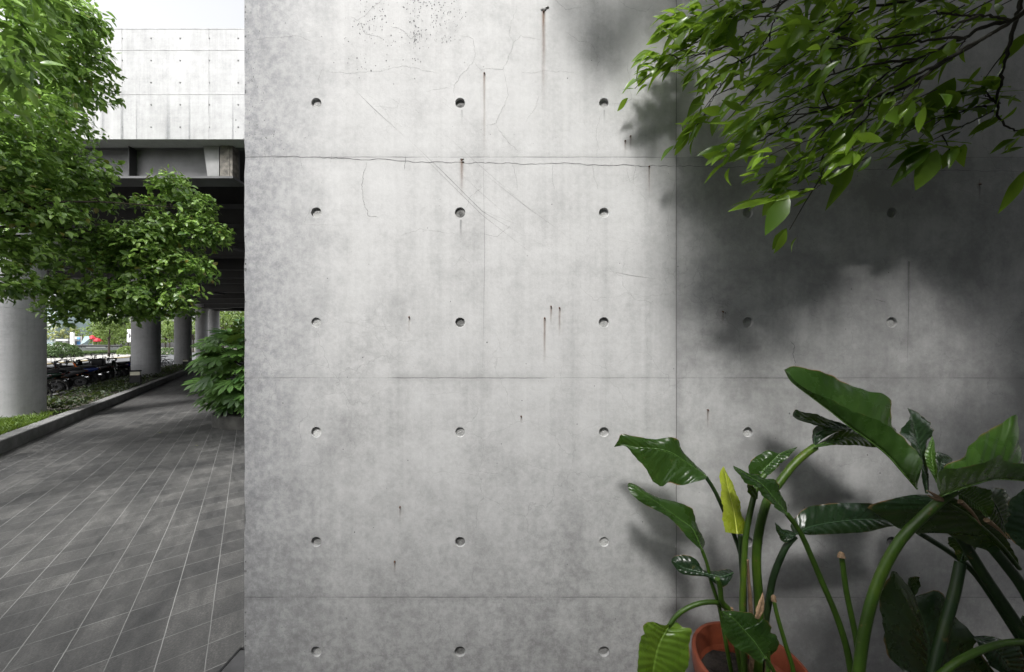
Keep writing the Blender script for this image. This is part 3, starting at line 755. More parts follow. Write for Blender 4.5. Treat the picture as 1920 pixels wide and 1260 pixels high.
# ================================================================== TREES ON THE LEFT
def crown_from_clumps(clumps, leaf, per, tpl=TPL_S, dens=1.0, into=None):
    """clumps (px, py, rx, ry, Y): leafy shoots on the outside of each clump"""
    L = into or Leaves(); cs = []
    for cx, cy, rx, ry, Y in clumps:
        c = P(cx, cy, Y); ax = 1.0*rx/F*Y; az = 0.95*ry/F*Y; ay = (ax+az)*0.5
        n = int(dens * (ax*az + ax*ay + ay*az) / (leaf*leaf) * 2.7)
        C = []; O = []
        for _ in range(n):
            d = rng.normal(0, 1, 3); d /= np.linalg.norm(d)
            if d[2] < -0.05 and rng.random() < 0.6: continue
            q = (rng.uniform(0.78, 1.06) if rng.random() < 0.75 else rng.uniform(0.3, 0.8)) * (1 + 0.16*noise.noise(Vector(d*2.3) + Vector((cx, cy, 0))))
            C.append((c.x + d[0]*ax*q, c.y + d[1]*ay*q, c.z + d[2]*az*q)); O.append((d[0], d[1], d[2]*0.7 + 0.35))
        rosettes(L, C, O, per, leaf, tpl); cs.append(c) if cy < 500 or cy > 900 else None
    return L, cs
def limbs(root, trunk_pts, trunk_r, cs, name, mat, start=0.45):
    m = MB(); tp = catmull(trunk_pts, 14); m.tube(tp, list(np.linspace(trunk_r, trunk_r*0.45, 14)), 10)
    for c in cs:
        if rnd.random() < 0.72: continue
        i = rnd.randint(int(14*start), 13); a = Vector(tp[i]); b = Vector(c); mid = (a+b)/2 + Vector((rnd.uniform(-.2, .2), rnd.uniform(-.2, .2), 0.12 + rnd.uniform(-.1, .2)))
        q = catmull([a, mid, b], 9); m.tube(q, list(np.linspace(trunk_r*0.22, 0.005, 9)), 6)
        for _ in range(2):
            k = rnd.randint(4, 7); s = Vector(q[k]); e = s + Vector((rnd.uniform(-.3, .2), rnd.uniform(-.25, .25), rnd.uniform(-.1, .25)))
            m.tube([s, (s+e)/2 + Vector((0, 0, .04)), e], [0.012, 0.008, 0.004], 5)
    return m.build(name, mat, root)
A = [(330,362,42,34,5.9),(372,392,34,32,5.9),(396,440,36,28,6.0),(340,425,58,36,5.8),(275,380,26,14,5.8),(270,448,50,34,5.6),(205,455,52,34,5.4),(140,480,56,30,5.2),(230,505,66,34,5.5),(312,498,56,36,5.7),(368,508,34,30,5.9),(150,542,70,30,5.2),(250,556,70,32,5.4),(325,548,48,28,5.7),(108,575,34,16,5.2),(205,588,48,20,5.3),(300,580,36,20,5.6),(265,590,22,16,5.6),(150,570,60,26,5.2),(85,545,44,24,4.9),(210,565,60,30,5.3),(120,598,30,14,5.1),(345,580,26,18,5.8),(250,470,60,40,5.5),(300,460,70,50,5.9),(410,440,22,20,6.0),(320,335,24,14,5.9)]
root = empty('camphor_tree', W(8.2, -3.75, 0)); tag(root, 'bushy green broadleaf tree in front of the dark steel girder, lit from the front', 'tree', 'trees along the walkway')
L, cs = crown_from_clumps(A, 0.088, 5)
inv = -Vector(root.location)
L.build('crown', M['camphor'], root).location = inv
limbs(root, [W(8.2,-3.75,0), W(8.0,-3.7,1.0), W(7.6,-3.4,2.2), W(7.2,-3.0,3.2)], 0.11, cs, 'trunk', M['bark']).location = inv
B = [(100,335,80,44,5.0),(165,318,44,36,5.2),(178,372,38,32,5.2),(60,405,78,56,4.6),(120,425,56,36,5.0),(25,480,56,46,4.5),(15,535,46,26,4.4),(60,270,68,42,4.8),(35,205,78,48,4.4),(158,165,48,40,4.8),(120,110,72,54,4.6),(155,40,42,44,4.7),(110,225,42,34,4.9),(172,100,30,26,4.8),(-60,300,90,120,4.2),(-80,480,90,100,4.2),(90,20,70,50,4.4),(20,330,60,60,4.4)]
B2 = [(25,40,60,50,2.7),(20,115,55,40,2.6),(70,90,40,36,2.9),(-60,60,80,80,2.6),(60,-20,60,40,2.8),(-10,180,50,36,2.7)]
root = empty('camphor_tree', W(5.2, -3.7, 0)); tag(root, 'taller broadleaf tree leaning in at the upper left corner, with larger near leaves', 'tree', 'trees along the walkway')
B += [(30,130,90,70,5.2),(80,230,80,60,5.5),(20,300,80,60,5.4),(90,60,80,60,5.4),(110,150,60,50,5.5),(60,360,80,50,5.6),(30,440,60,60,5.3)]
L, cs = crown_from_clumps(B, 0.090, 5)
B2 += [(-420,150,110,60,3.0),(-520,60,120,80,3.2),(-650,150,120,70,3.4),(-300,120,80,60,3.6),(-750,60,140,90,3.2),(-380,-30,120,80,3.0)]
B3 = [(P(960 + (x)/y*F, HOR - (z-EYE)/y*F, y).x, y, z) for x, y, z in ((-9.0,3.2,4.0),(-8.3,3.5,4.2),(-7.6,3.1,4.0),(-6.9,3.5,4.3),(-6.3,3.0,4.0),(-5.8,3.3,4.2),(-8.0,2.7,4.4),(-9.4,2.6,4.0),(-7.2,2.6,4.3),(-6.6,2.5,4.5),(-8.8,2.0,4.2),(-7.9,3.4,4.6),(-6.5,3.5,4.6),(-5.6,2.6,4.6))]
B2 += [(960 + x/y*F, HOR - (z-EYE)/y*F, 0.62/y*F, 0.34/y*F, y) for x, y, z in B3]
L2, cs2 = crown_from_clumps(B2, 0.135, 5, TPL_L, 0.9, L)
inv = -Vector(root.location)
L.build('crown', M['camphor'], root).location = inv
limbs(root, [W(5.2,-3.7,0), W(5.1,-3.7,1.2), W(5.0,-3.6,2.6), W(4.9,-3.4,4.4)], 0.13, cs + cs2, 'trunk', M['bark']).location = inv

# ================================================================== FATSIA BUSH AND ROUND PLANTER
def build_fatsia():
    c = Vector((-5.36, 7.75, 0)); r = 1.10
    pl = MB(); pl.lathe([(r, -0.02), (r, 0.235), (r-0.015, 0.25), (r-0.16, 0.25), (r-0.175, 0.235), (r-0.18, 0.15)], 64, c=c)
    pl = pl.build('round_planter', M['darkstone']); tag(pl, 'low round stone planter beside the concrete wall, under the big lobed leaves', 'planter')
    s = MB(); s.lathe([(r-0.178, 0.19), (0.5, 0.22), (0.001, 0.24)], 40, c=c); s.build('soil', M['soil'], pl)
    root = empty('fatsia_bush', c + Vector((0, 0, 0.2))); tag(root, 'bush with large hand-shaped glossy leaves in the round planter beside the concrete wall', 'bush')
    inv = -Vector(root.location)
    V = []; Fc = []; st = MB(); rr = random.Random(5)
    def palm(p, d, n, size):
        d = d.normalized(); n = (n - d*n.dot(d)).normalized(); s = d.cross(n)
        base = len(V); V.append(p); lobes = 9; ring = []
        for i in range(lobes):
            a = (-1 + 2*i/(lobes-1)) * 2.05; ln = size*(1.0 - 0.22*abs(a)/2.05 - (0.12 if i in (0, lobes-1) else 0)) * rr.uniform(0.9, 1.08)
            ax = d*math.cos(a) + s*math.sin(a)
            sd = -d*math.sin(a) + s*math.cos(a); dr = rr.uniform(0.10, 0.28)
            pts = []
            for t, w in ((0.36, 0.05), (0.62, 0.112), (0.82, 0.088)):
                q = p + ax*ln*t - n*ln*dr*t*t
                pts.append((q - sd*w*size*1.25 + n*size*0.02, q, q + sd*w*size*1.25 + n*size*0.02))
            tip = p + ax*ln - n*ln*dr
            ring.append((pts, tip))
        k = len(V)
        for i, (pts, tip) in enumerate(ring):
            b = len(V)
            for l, m_, r_ in pts: V.extend((l, m_, r_))
            V.append(tip)
            Fc.append((base, b, b+1)); Fc.append((base, b+1, b+2))
            for j in range(2): Fc.append((b+3*j, b+3*j+3, b+3*j+4, b+3*j+1)); Fc.append((b+3*j+1, b+3*j+4, b+3*j+5, b+3*j+2))
            Fc.append((b+6, b+9, b+7)); Fc.append((b+7, b+9, b+8))
            if i: Fc.append((base, pb+2, b))
            pb = b
    n = 0
    while n < 350:
        d = Vector((rr.gauss(0, 1), rr.gauss(0, 1), rr.gauss(0, 1))).normalized()
        if d.z < -0.8 or (d.y > 0.6 and rr.random() < 0.7): continue
        q = rr.uniform(0.75, 1.05)
        p = Vector((c.x + d.x*1.20*q + 0.05, c.y + d.y*1.15*q - 0.12, 1.12 + d.z*1.15*q))
        if p.z < 0.42: continue
        out = Vector((d.x, d.y, -0.25 + 0.35*d.z)) + Vector((rr.uniform(-.4, .4), rr.uniform(-.4, .4), rr.uniform(-.3, .3)))
        nn = Vector((d.x*0.5 - 0.1, d.y*0.5 - 0.45, 0.8)) + Vector((rr.uniform(-.25, .25), rr.uniform(-.25, .25), 0))
        palm(p, out, nn, rr.uniform(0.25, 0.37)); n += 1
        if n % 2: st.tube([c + Vector((rr.uniform(-.25, .25), rr.uniform(-.25, .25), 0.3 + 0.5*rr.random())), (c + Vector((0, 0, 0.9)) + p)/2, p], [0.014, 0.009, 0.005], 5)
    me = bpy.data.meshes.new('foliage'); me.from_pydata([tuple(v) for v in V], [], Fc); me.materials.append(M['fatsia'])
    me.polygons.foreach_set('use_smooth', [True]*len(me.polygons)); me.update(); link('foliage', me, root).location = inv
    for k in range(7): st.tube([c + Vector((rr.uniform(-.3, .3), rr.uniform(-.3, .3), 0.2)), c + Vector((rr.uniform(-.5, .5), rr.uniform(-.5, .5), 1.1)), c + Vector((rr.uniform(-.8, .8), rr.uniform(-.7, .7), 1.9))], [0.03, 0.022, 0.01], 7)
    st.build('stem', M['bark'], root).location = inv
build_fatsia()

# ================================================================== BOLLARD LIGHTS
def bollard(px, py, Y, label):
    c = P(px, py, Y); c.z = 0.13; root = empty('bollard_light', c, TH); tag(root, label, 'bollard light', 'bollard lights along the kerb')
    m = MB(); m.box((-0.14, -0.10, 0), (0.14, 0.10, 0.40)); m.build('post', M['darksteel'], root, smooth=False)
    m = MB(); m.box((-0.128, -0.09, 0.402), (0.128, 0.09, 0.535)); m.build('diffuser', M['lamp'], root, smooth=False)
    m = MB(); m.box((-0.145, -0.105, 0.537), (0.145, 0.105, 0.585)); m.build('cap', M['darksteel'], root, smooth=False)
bollard(254, 722, 13.1, 'square dark bollard light with a cream lamp band, in front of the second column')
bollard(348, 688, 25.0, 'small distant bollard light at the foot of the third column')

# ================================================================== SCOOTERS AND BICYCLES
def ell(c, ry, rz, n=12, p=2.6, tilt=0.0):
    out = []
    for k in range(n):
        a = 2*math.pi*k/n; cy, sz = math.cos(a), math.sin(a)
        y = ry*abs(cy)**(2/p)*(1 if cy >= 0 else -1); z = rz*abs(sz)**(2/p)*(1 if sz >= 0 else -1)
        out.append((c[0] + z*tilt, c[1] + y, c[2] + z))
    return out
def wheel(parent, x, r, tw, spokes=False):
    m = MB(); prof = [(r - tw + tw*math.cos(a), tw*math.sin(a)) for a in np.linspace(0, 2*math.pi, 10, endpoint=False)]
    m.lathe(prof, 28, c=(0, 0, 0), axis='y', close=True); w = m.build('wheel', M['rubber'], parent); w.location = (x, 0, r)
    m = MB(); q = r - 2*tw + 0.006
    if spokes:
        m.lathe([(q+0.012, -0.012), (q+0.012, 0.012), (q-0.006, 0.012), (q-0.006, -0.012)], 28, axis='y', close=True)
        m.lathe([(0.022, -0.04), (0.022, 0.04)], 10, axis='y')
        for k in range(14):
            a = 2*math.pi*k/14; m.tube([(0.02*math.cos(a), 0.02*(-1)**k, 0.02*math.sin(a)), (q*math.cos(a), 0, q*math.sin(a))], 0.0022, 4)
        m.build('rim', M['chrome'], w)
    else:
        m.lathe([(q+0.01, -0.03), (q+0.01, 0.03), (q-0.02, 0.028), (0.06, 0.03), (0.045, 0.05), (0.045, -0.05), (0.06, -0.03), (q-0.02, -0.028)], 24, axis='y', close=True)
        m.build('rim', M['steel'], w)
    return w
def make_scooter(box):
    root = empty('motor_scooter')
    b = MB(); b.loft([ell((-0.78, 0, 0.66), 0.05, 0.04), ell((-0.62, 0, 0.64), 0.12, 0.09), ell((-0.35, 0, 0.58), 0.155, 0.15), ell((-0.10, 0, 0.50), 0.15, 0.17), ell((0.0, 0, 0.42), 0.13, 0.12), ell((0.06, 0, 0.34), 0.12, 0.05)])
    b.loft([ell((0.05, 0, 0.30), 0.15, 0.035), ell((0.30, 0, 0.29), 0.16, 0.035), ell((0.46, 0, 0.32), 0.15, 0.05)])
    body = b.build('body', M['paint'], root)
    b = MB(); b.loft([ell((0.44, 0, 0.32), 0.15, 0.05, tilt=-0.2), ell((0.50, 0, 0.50), 0.19, 0.06, tilt=-0.5), ell((0.47, 0, 0.72), 0.17, 0.07, tilt=-0.5), ell((0.40, 0, 0.90), 0.10, 0.05, tilt=-0.5)])
    b.build('leg_shield', M['paint'], root)
    b = MB(); b.loft([ell((0.62 + 0.20*math.cos(a), 0, 0.22 + 0.26*math.sin(a)), 0.06, 0.02) for a in np.linspace(2.3, 0.35, 7)]); b.build('front_fender', M['paint'], root)
    b = MB(); b.loft([ell((-0.70, 0, 0.74), 0.09, 0.03), ell((-0.50, 0, 0.76), 0.14, 0.045), ell((-0.20, 0, 0.73), 0.14, 0.05), ell((0.0, 0, 0.72), 0.09, 0.045), ell((0.04, 0, 0.72), 0.05, 0.03)]); b.build('seat', M['black'], root)
    wheel(root, 0.64, 0.23, 0.05); wheel(root, -0.60, 0.23, 0.055)
    b = MB()
    for s in (-1, 1): b.tube([(0.64, s*0.075, 0.23), (0.52, s*0.06, 0.55)], 0.018, 6)
    b.build('fork', M['chrome'], root)
    b = MB(); b.tube([(0.47, 0, 0.85), (0.40, 0, 1.0)], 0.03, 8); b.tube([(0.28, -0.33, 1.03), (0.36, -0.18, 1.03), (0.41, 0, 1.0), (0.36, 0.18, 1.03), (0.28, 0.33, 1.03)], [0.02, 0.014, 0.016, 0.014, 0.02], 8); b.build('handlebar', M['black'], root)
    for s in (-1, 1):
        b = MB(); b.tube([(0.36, s*0.20, 1.03), (0.38, s*0.26, 1.20)], 0.006, 5); b.loft([ell((0.375, s*0.28, 1.23), 0.05, 0.032), ell((0.395, s*0.28, 1.23), 0.045, 0.028)]); b.build('mirror', M['black'], root)
    b = MB(); b.loft([ell((0.44, 0, 0.98), 0.08, 0.05), ell((0.50, 0, 0.97), 0.07, 0.045), ell((0.52, 0, 0.97), 0.03, 0.02)]); b.build('headlight', M['chrome'], root)
    b = MB(); b.loft([ell((-0.76, 0, 0.66), 0.06, 0.03), ell((-0.82, 0, 0.66), 0.05, 0.025)]); b.build('tail_light', M['redlamp'], root)
    b = MB(); b.tube([(-0.2, -0.13, 0.28), (-0.55, -0.15, 0.33), (-0.8, -0.15, 0.38)], [0.03, 0.05, 0.045], 8); b.build('exhaust', M['chrome'], root)
    if box:
        b = MB(); b.tube([(-0.6, 0.08, 0.72), (-0.82, 0.08, 0.80), (-0.82, -0.08, 0.80), (-0.6, -0.08, 0.72)], 0.01, 5); b.loft([ell((-0.95, 0, 0.95), 0.15, 0.10, p=5), ell((-0.93, 0, 0.96), 0.19, 0.14, p=5), ell((-0.62, 0, 0.96), 0.19, 0.14, p=5), ell((-0.60, 0, 0.95), 0.15, 0.10, p=5)]); b.build('top_box', M['black'], root)
    return root
def make_bike():
    root = empty('bicycle')
    wheel(root, 0.52, 0.33, 0.02, True); wheel(root, -0.50, 0.33, 0.02, True)
    b = MB()
    for p, q in (((-0.08, 0, 0.30), (-0.20, 0, 0.78)), ((-0.08, 0, 0.30), (0.36, 0, 0.72)), ((-0.17, 0, 0.66), (0.35, 0, 0.80)), ((0.33, 0, 0.86), (0.40, 0, 0.60))): b.tube([p, q], 0.017, 8)
    for s in (-1, 1):
        b.tube([(-0.50, s*0.05, 0.33), (-0.08, s*0.03, 0.30)], 0.009, 6); b.tube([(-0.50, s*0.05, 0.33), (-0.17, s*0.03, 0.68)], 0.008, 6); b.tube([(0.52, s*0.05, 0.33), (0.40, s*0.04, 0.60)], 0.012, 6)
    b.build('frame', M['paint'], root)
    b = MB(); b.tube([(0.33, 0, 0.86), (0.31, 0, 0.98)], 0.013, 8); b.tube([(0.12, -0.28, 1.0), (0.27, -0.22, 1.02), (0.32, 0, 0.98), (0.27, 0.22, 1.02), (0.12, 0.28, 1.0)], 0.012, 8); b.build('handlebar', M['chrome'], root)
    b = MB(); b.loft([ell((-0.36, 0, 0.87), 0.06, 0.02), ell((-0.30, 0, 0.88), 0.09, 0.03), ell((-0.15, 0, 0.87), 0.05, 0.03), ell((-0.06, 0, 0.87), 0.02, 0.02)]); b.tube([(-0.20, 0, 0.78), (-0.22, 0, 0.86)], 0.012, 6); b.build('saddle', M['black'], root)
    b = MB()
    for z in (0.66, 0.73, 0.80, 0.88): b.tube([(0.44, -0.15, z), (0.72, -0.17, z), (0.72, 0.17, z), (0.44, 0.15, z), (0.44, -0.15, z)], 0.005, 4)
    for x, y in ((0.44, -.15), (0.58, -.16), (0.72, -.17), (0.72, 0), (0.72, .17), (0.58, .16), (0.44, .15), (0.44, 0)): b.tube([(x, y, 0.64), (x, y, 0.88)], 0.004, 4)
    b.quad((0.44, -0.15, 0.66), (0.72, -0.16, 0.66), (0.72, 0.16, 0.66), (0.44, 0.15, 0.66)); b.build('basket', M['chrome'], root)
    b = MB(); b.lathe([(0.09, -0.035), (0.09, -0.03)], 16, c=(-0.08, 0, 0.30), axis='y'); b.tube([(-0.08, -0.06, 0.30), (0.04, -0.06, 0.18)], 0.01, 5); b.tube([(-0.08, 0.06, 0.30), (-0.20, 0.06, 0.42)], 0.01, 5); b.build('crank', M['steel'], root)
    b = MB(); b.tube([(-0.1, 0.05, 0.3), (-0.2, 0.17, 0.0)], 0.008, 5); b.build('kickstand', M['steel'], root)
    return root
sc_proto = [make_scooter(False), make_scooter(True)]; bk_proto = make_bike(); used = set()
COLS = {'black': (0.012, 0.012, 0.013), 'dark blue': (0.02, 0.04, 0.18), 'dark red': (0.22, 0.012, 0.02), 'charcoal': (0.08, 0.08, 0.085), 'silver': (0.35, 0.36, 0.37), 'dark green': (0.012, 0.035, 0.022), 'brown': (0.08, 0.035, 0.015), 'orange': (0.40, 0.09, 0.015), 'white': (0.6, 0.6, 0.6)}
seq = ['dark red', 'dark blue', 'black', 'charcoal', 'black', 'silver', 'black', 'dark green', 'black', 'brown', 'charcoal', 'black', 'orange', 'dark blue', 'black', 'black', 'charcoal', 'black', 'dark green', 'black', 'silver', 'black', 'dark blue', 'black']
ORD = 'nearest second third fourth fifth sixth seventh eighth ninth tenth eleventh twelfth thirteenth fourteenth fifteenth sixteenth seventeenth eighteenth nineteenth twentieth twenty-first twenty-second twenty-third twenty-fourth'.split()
def paint_tree(o, c):
    o.color = (*c, 1)
    for k in o.children: paint_tree(k, c)
def place(proto, s, t, rz, lean, label, group, cat, c):
    if proto.name not in used: used.add(proto.name); o = proto
    else: o = copy_tree(proto)
    o.location = W(s, t, 0.0); o.rotation_euler = (lean, 0, TH + rz)
    tag(o, label, cat, group); paint_tree(o, c); return o
s = 15.3
for i, cn in enumerate(seq):
    bx = i % 9 == 4
    lab = f'{cn} motor scooter' + (' with top box' if bx else '') + f', {ORD[i]} in the row from the nearest column'
    place(sc_proto[1 if bx else 0], s, -6.0 + rnd.uniform(-.2, .2), R(180 + rnd.uniform(-28, 28)) if i % 3 else R(rnd.uniform(-25, 25)), R(-9 + rnd.uniform(-3, 3)), lab, 'scooters parked in a row beyond the planting strip', 'scooter', COLS[cn])
    s += rnd.uniform(0.52, 0.68)
for i, (s, t, cn, lab) in enumerate([(14.6, -4.95, 'silver', 'silver bicycle parked closest to the first column, in front of the scooters'), (16.1, -5.0, 'black', 'black bicycle in front of the scooters, second from the first column'),
        (35.6, -5.4, 'white', 'white bicycle seen in the gap between the second and third columns, left one'), (36.9, -5.4, 'silver', 'silver bicycle seen in the gap between the second and third columns, middle one'), (38.2, -5.4, 'dark green', 'dark green bicycle seen in the gap between the second and third columns, right one')]):
    place(bk_proto, s, t, R(-160 + 20*i % 30), R(-7), lab, 'bicycles parked by the columns', 'bicycle', COLS[cn])

# ================================================================== BEYOND THE STREET
def far_tree(name, x, y, h, r, leafmat_, label, leaf=0.30, n=420, trunk=0.14, zc=None, group='trees beyond the street', flat=0.8):
    root = empty(name, (x, y, 0)); tag(root, label, 'tree', group)
    zc = zc or h - r*flat; L = Leaves(); C = []; O = []
    blobs = [(rnd.uniform(-.55, .55)*r, rnd.uniform(-.55, .55)*r, zc + rnd.uniform(-.4, .5)*r*flat, r*rnd.uniform(.4, .62)) for _ in range(9)]
    for _ in range(n):
        bx, by, bz, br = rnd.choice(blobs); d = rng.normal(0, 1, 3); d /= np.linalg.norm(d)
        C.append((bx + d[0]*br, by + d[1]*br, bz + d[2]*br*flat)); O.append((d[0], d[1], d[2]*0.7+0.3))
    rosettes(L, C, O, 7, leaf, TPL_S); L.build('crown', leafmat_, root)
    m = MB(); m.tube([(0, 0, 0), (0.05, 0, zc*0.5), (0.1, 0.05, zc)], [trunk, trunk*0.8, trunk*0.4], 9)
    for bx, by, bz, br in blobs[:6]: m.tube([(0.05, 0, zc*0.55), (bx*0.5, by*0.5, (zc*0.6+bz)/2), (bx, by, bz)], [trunk*0.5, trunk*0.3, 0.02], 6)
    m.build('trunk', M['bark'], root); return root
p = P(204, 668, 54); far_tree('street_tree', p.x, p.y, 6.6, 2.6, M['bgtree'], 'young street tree with a thin leaning trunk on the pavement across the street', 0.2, 520, 0.16, 4.7, 'trees beyond the street')
for px, Y, h, r, mt, lab in [(120, 95, 9, 4.5, 'bgtree2', 'pale yellowish tree behind the kiosk'), (150, 110, 11, 5.5, 'bgtree2', 'pale blossoming tree above the white pillar'), (178, 92, 7.5, 4, 'bgtree', 'green tree behind the red parasols'), (215, 88, 9, 5, 'bgtree', 'green tree right of the red parasols'),
        (240, 100, 11, 5.5, 'bgtree', 'large green tree behind the white banner'), (310, 90, 9.5, 4.5, 'bgtree', 'green tree in the gap between the second and third columns'), (327, 110, 12, 5, 'bgtree', 'taller green tree behind the gap between the second and third columns'), (362, 100, 10, 4.5, 'bgtree', 'green tree glimpsed between the third and fourth columns'),
        (418, 75, 11.5, 5.2, 'bgtree', 'green tree right of the last column, under the deck'), (446, 80, 12.5, 5.5, 'bgtree', 'green tree nearest the wall edge, beyond the deck'), (432, 100, 16, 8, 'bgtree', 'large green tree furthest beyond the deck'), (470, 90, 13, 6, 'bgtree', 'green tree mostly hidden behind the wall edge'), (95, 120, 13, 6, 'bgtree', 'tall tree beyond the glass building'), (165, 128, 16, 8, 'bgtree', 'tallest dark tree far behind the shade sail'), (205, 125, 15, 7.5, 'bgtree', 'tall tree far behind the thin street tree'), (318, 128, 16, 8, 'bgtree', 'tallest tree far behind the gap between the second and third columns')]:
    p = P(px, HOR, Y); far_tree('broadleaf_tree', p.x, p.y, h, r, M[mt], lab, 0.42, 300, 0.2)
def leafy_block(name, fn, n, leaf, mat, label, cat, group=None):
    L = Leaves(); C = []; O = []
    for _ in range(n):
        c, o = fn(); C.append(c); O.append(o)
    rosettes(L, C, O, 6, leaf, TPL_S); return tag(L.build(name, mat), label, cat, group)
def hedge_pt(s0, s1, t0, t1, z1):
    def f():
        s = rnd.uniform(s0, s1); k = rnd.random()
        if k < 0.5: return W(s, rnd.uniform(t0, t1), z1 + rnd.uniform(-.06, .06)), (0, 0, 1)
        return W(s, t1 + rnd.uniform(-.08, .05), rnd.uniform(0.15, z1)), (VH.x, VH.y, 0.3)
    return f
leafy_block('low_hedge', hedge_pt(52, 130, -23.2, -21.9, 0.75), 2600, 0.22, M['hedge'], 'long low clipped hedge along the far pavement in front of the grey parapet', 'hedge')
def dome(px, Y, rx, rz):
    c = P(px, HOR, Y)
    def f():
        d = rng.normal(0, 1, 3); d /= np.linalg.norm(d); d[2] = abs(d[2])
        return (c.x + d[0]*rx, c.y + d[1]*rx, 0.1 + d[2]*rz), (d[0], d[1], d[2]+0.2)
    return f
leafy_block('round_shrub', dome(112, 49, 2.1, 2.1), 700, 0.2, M['hedge'], 'large rounded dark shrub left of the low hedge, right of the first column', 'shrub')
leafy_block('round_shrub', dome(94, 46, 1.2, 1.6), 300, 0.2, M['hedge'], 'smaller rounded dark shrub touching the edge of the first column', 'shrub')
leafy_block('round_shrub', dome(238, 66, 1.3, 1.6), 300, 0.2, M['bgtree'], 'light green rounded shrub at the right end of the low hedge', 'shrub')
leafy_block('round_shrub', dome(314, 70, 2.6, 1.3), 300, 0.25, M['hedge'], 'low shrub across the street in the gap between two columns', 'shrub')
# parapet with a dark handrail
pa, pb = P(126, HOR, 62), P(230, HOR, 78); d = (pb-pa).normalized(); nn = Vector((-d.y, d.x, 0))
root = empty('parapet_wall', (pa.x, pa.y, 0), math.atan2(d.y, d.x)); tag(root, 'low grey parapet wall with a dark handrail across the street', 'wall'); Lp = (pb-pa).length
m = MB(); m.box((0, 0, 0), (Lp, 0.3, 1.45)); m.build('wall_base', M['grey'], root, smooth=False)
m = MB(); m.box((-0.5, -0.05, 1.55), (Lp, 0.05, 1.9)); m.build('handrail', M['black'], root, smooth=False)
m = MB(); 
for k in range(9): m.box((k*Lp/9, 0.02, 1.45), (k*Lp/9+0.1, 0.12, 1.56))
m.build('rail_post', M['black'], root, smooth=False)
m = MB(); m.box((Lp*0.28, -0.12, 1.40), (Lp*0.62, -0.055, 1.58)); m.build('white_band', M['white'], root, smooth=False)
m = MB(); m.box((0, 0.31, 1.46), (Lp*0.98, 3.5, 1.98)); m.build('terrace', M['white'], root, smooth=False)
def panel(name, px0, px1, py0, py1, Y, dep, mat, label, cat):
    a, b = P(px0, py1, Y), P(px1, py0, Y); m = MB(); m.box((a.x, Y, a.z), (b.x, Y+dep, b.z)); return tag(m.build(name, mat, smooth=False), label, cat)
# glass building
c = P(95, HOR, 92); root = empty('glass_building', (c.x, 92, 0)); tag(root, 'grey glazed building corner with a diagonal brace, just right of the first column', 'building')
m = MB(); m.box((-6, 0.1, 0), (1.3, 8, 12)); m.build('glazing', M['glass'], root, smooth=False)
m = MB()
for x in (-6, -4.2, -2.4, -1.3, 1.2): m.box((x, -0.1, 0), (x+0.16, 0.098, 12))
for z in (1.5, 3.0, 4.6, 6.2, 8, 10): m.box((-6, -0.06, z), (1.3, 0.096, z+0.14))
m.build('mullion', M['grey'], root, smooth=False)
m = MB(); m.tube([(-2.3, -0.2, 4.7), (1.1, -0.2, 8.6)], 0.18, 6); m.build('brace', M['white'], root)
# kiosk
c = P(118, HOR, 84); root = empty('kiosk', (c.x, 84, 0)); tag(root, 'small grey kiosk with a dark doorway and flat roof, left of the white pillar', 'kiosk')
m = MB(); m.box((-1.2, 0, 0), (0.0, 2, 3.0)); m.build('doorway', M['black'], root, smooth=False)
m = MB(); m.box((0.02, -0.1, 0), (0.75, 2, 3.0)); m.build('wall', M['grey'], root, smooth=False)
m = MB(); m.box((-1.4, -0.3, 3.01), (1.6, 2.3, 3.5)); m.build('roof', M['grey'], root, smooth=False)
m = MB(); m.tube([(1.5, 0, 0), (1.5, 0, 3.0)], 0.06, 6); m.build('post', M['black'], root)
c = P(134, HOR, 78); root = empty('sign_pillar', (c.x, 78, 0)); tag(root, 'tall white blank sign pillar with a dark foot beside the parapet', 'sign')
m = MB(); m.box((-0.33, 0, 2.0), (0.33, 0.33, 4.85)); m.build('panel', M['white'], root, smooth=False)
m = MB(); m.box((-0.4, -0.03, 0), (0.4, 0.36, 1.99)); m.build('base', M['black'], root, smooth=False)
c = P(147, HOR, 86); root = empty('notice_board', (c.x, 86, 0)); tag(root, 'blue and buff notice board standing right of the white pillar', 'board')
m = MB(); m.box((-0.4, 0, 1.2), (0.35, 0.12, 4.0)); m.build('panel', M['blue'], root, smooth=False)
m = MB(); m.box((-1.2, 0.13, 0.2), (0.8, 0.3, 4.2)); m.build('back_board', M['pave'], root, smooth=False)
c = P(159, HOR, 84); root = empty('shade_sail', (c.x, 84, 0)); tag(root, 'pale tilted shade sail on a thin mast between the blue board and red parasols', 'sail')
m = MB(); m.prism([(-0.8, 2.2), (-0.5, 4.2), (0.45, 4.3), (0.95, 3.6), (0.1, 2.6)], 0, 0.05, fn=lambda x, y, z: (x, z + 0.3*(y-3), y)); m.build('canvas', M['paleblue'], root, smooth=False)
m = MB(); m.tube([(-0.9, 0.1, 0), (-0.75, 0.1, 4.7)], 0.05, 6); m.build('mast', M['black'], root)
for px, z, lab in ((173.5, 4.5, 'taller red parasol on the left, beyond the parapet'), (183.5, 3.9, 'lower red parasol on the right, beyond the parapet')):
    c = P(px, HOR, 86); root = empty('red_parasol', (c.x, 86, 0)); tag(root, lab, 'parasol', 'red parasols across the street')
    m = MB(); m.lathe([(0.02, z), (0.35, z-0.15), (0.8, z-0.75), (0.82, z-1.0)], 8); m.build('canopy', M['red'], root, smooth=False)
    m = MB(); m.tube([(0, 0, 0), (0, 0, z-0.05)], 0.04, 6); m.build('pole', M['grey'], root)
c = P(243, HOR, 72); root = empty('street_banner', (c.x, 72, 0)); tag(root, 'white banner with a dark mark on a white post left of the second column', 'banner')
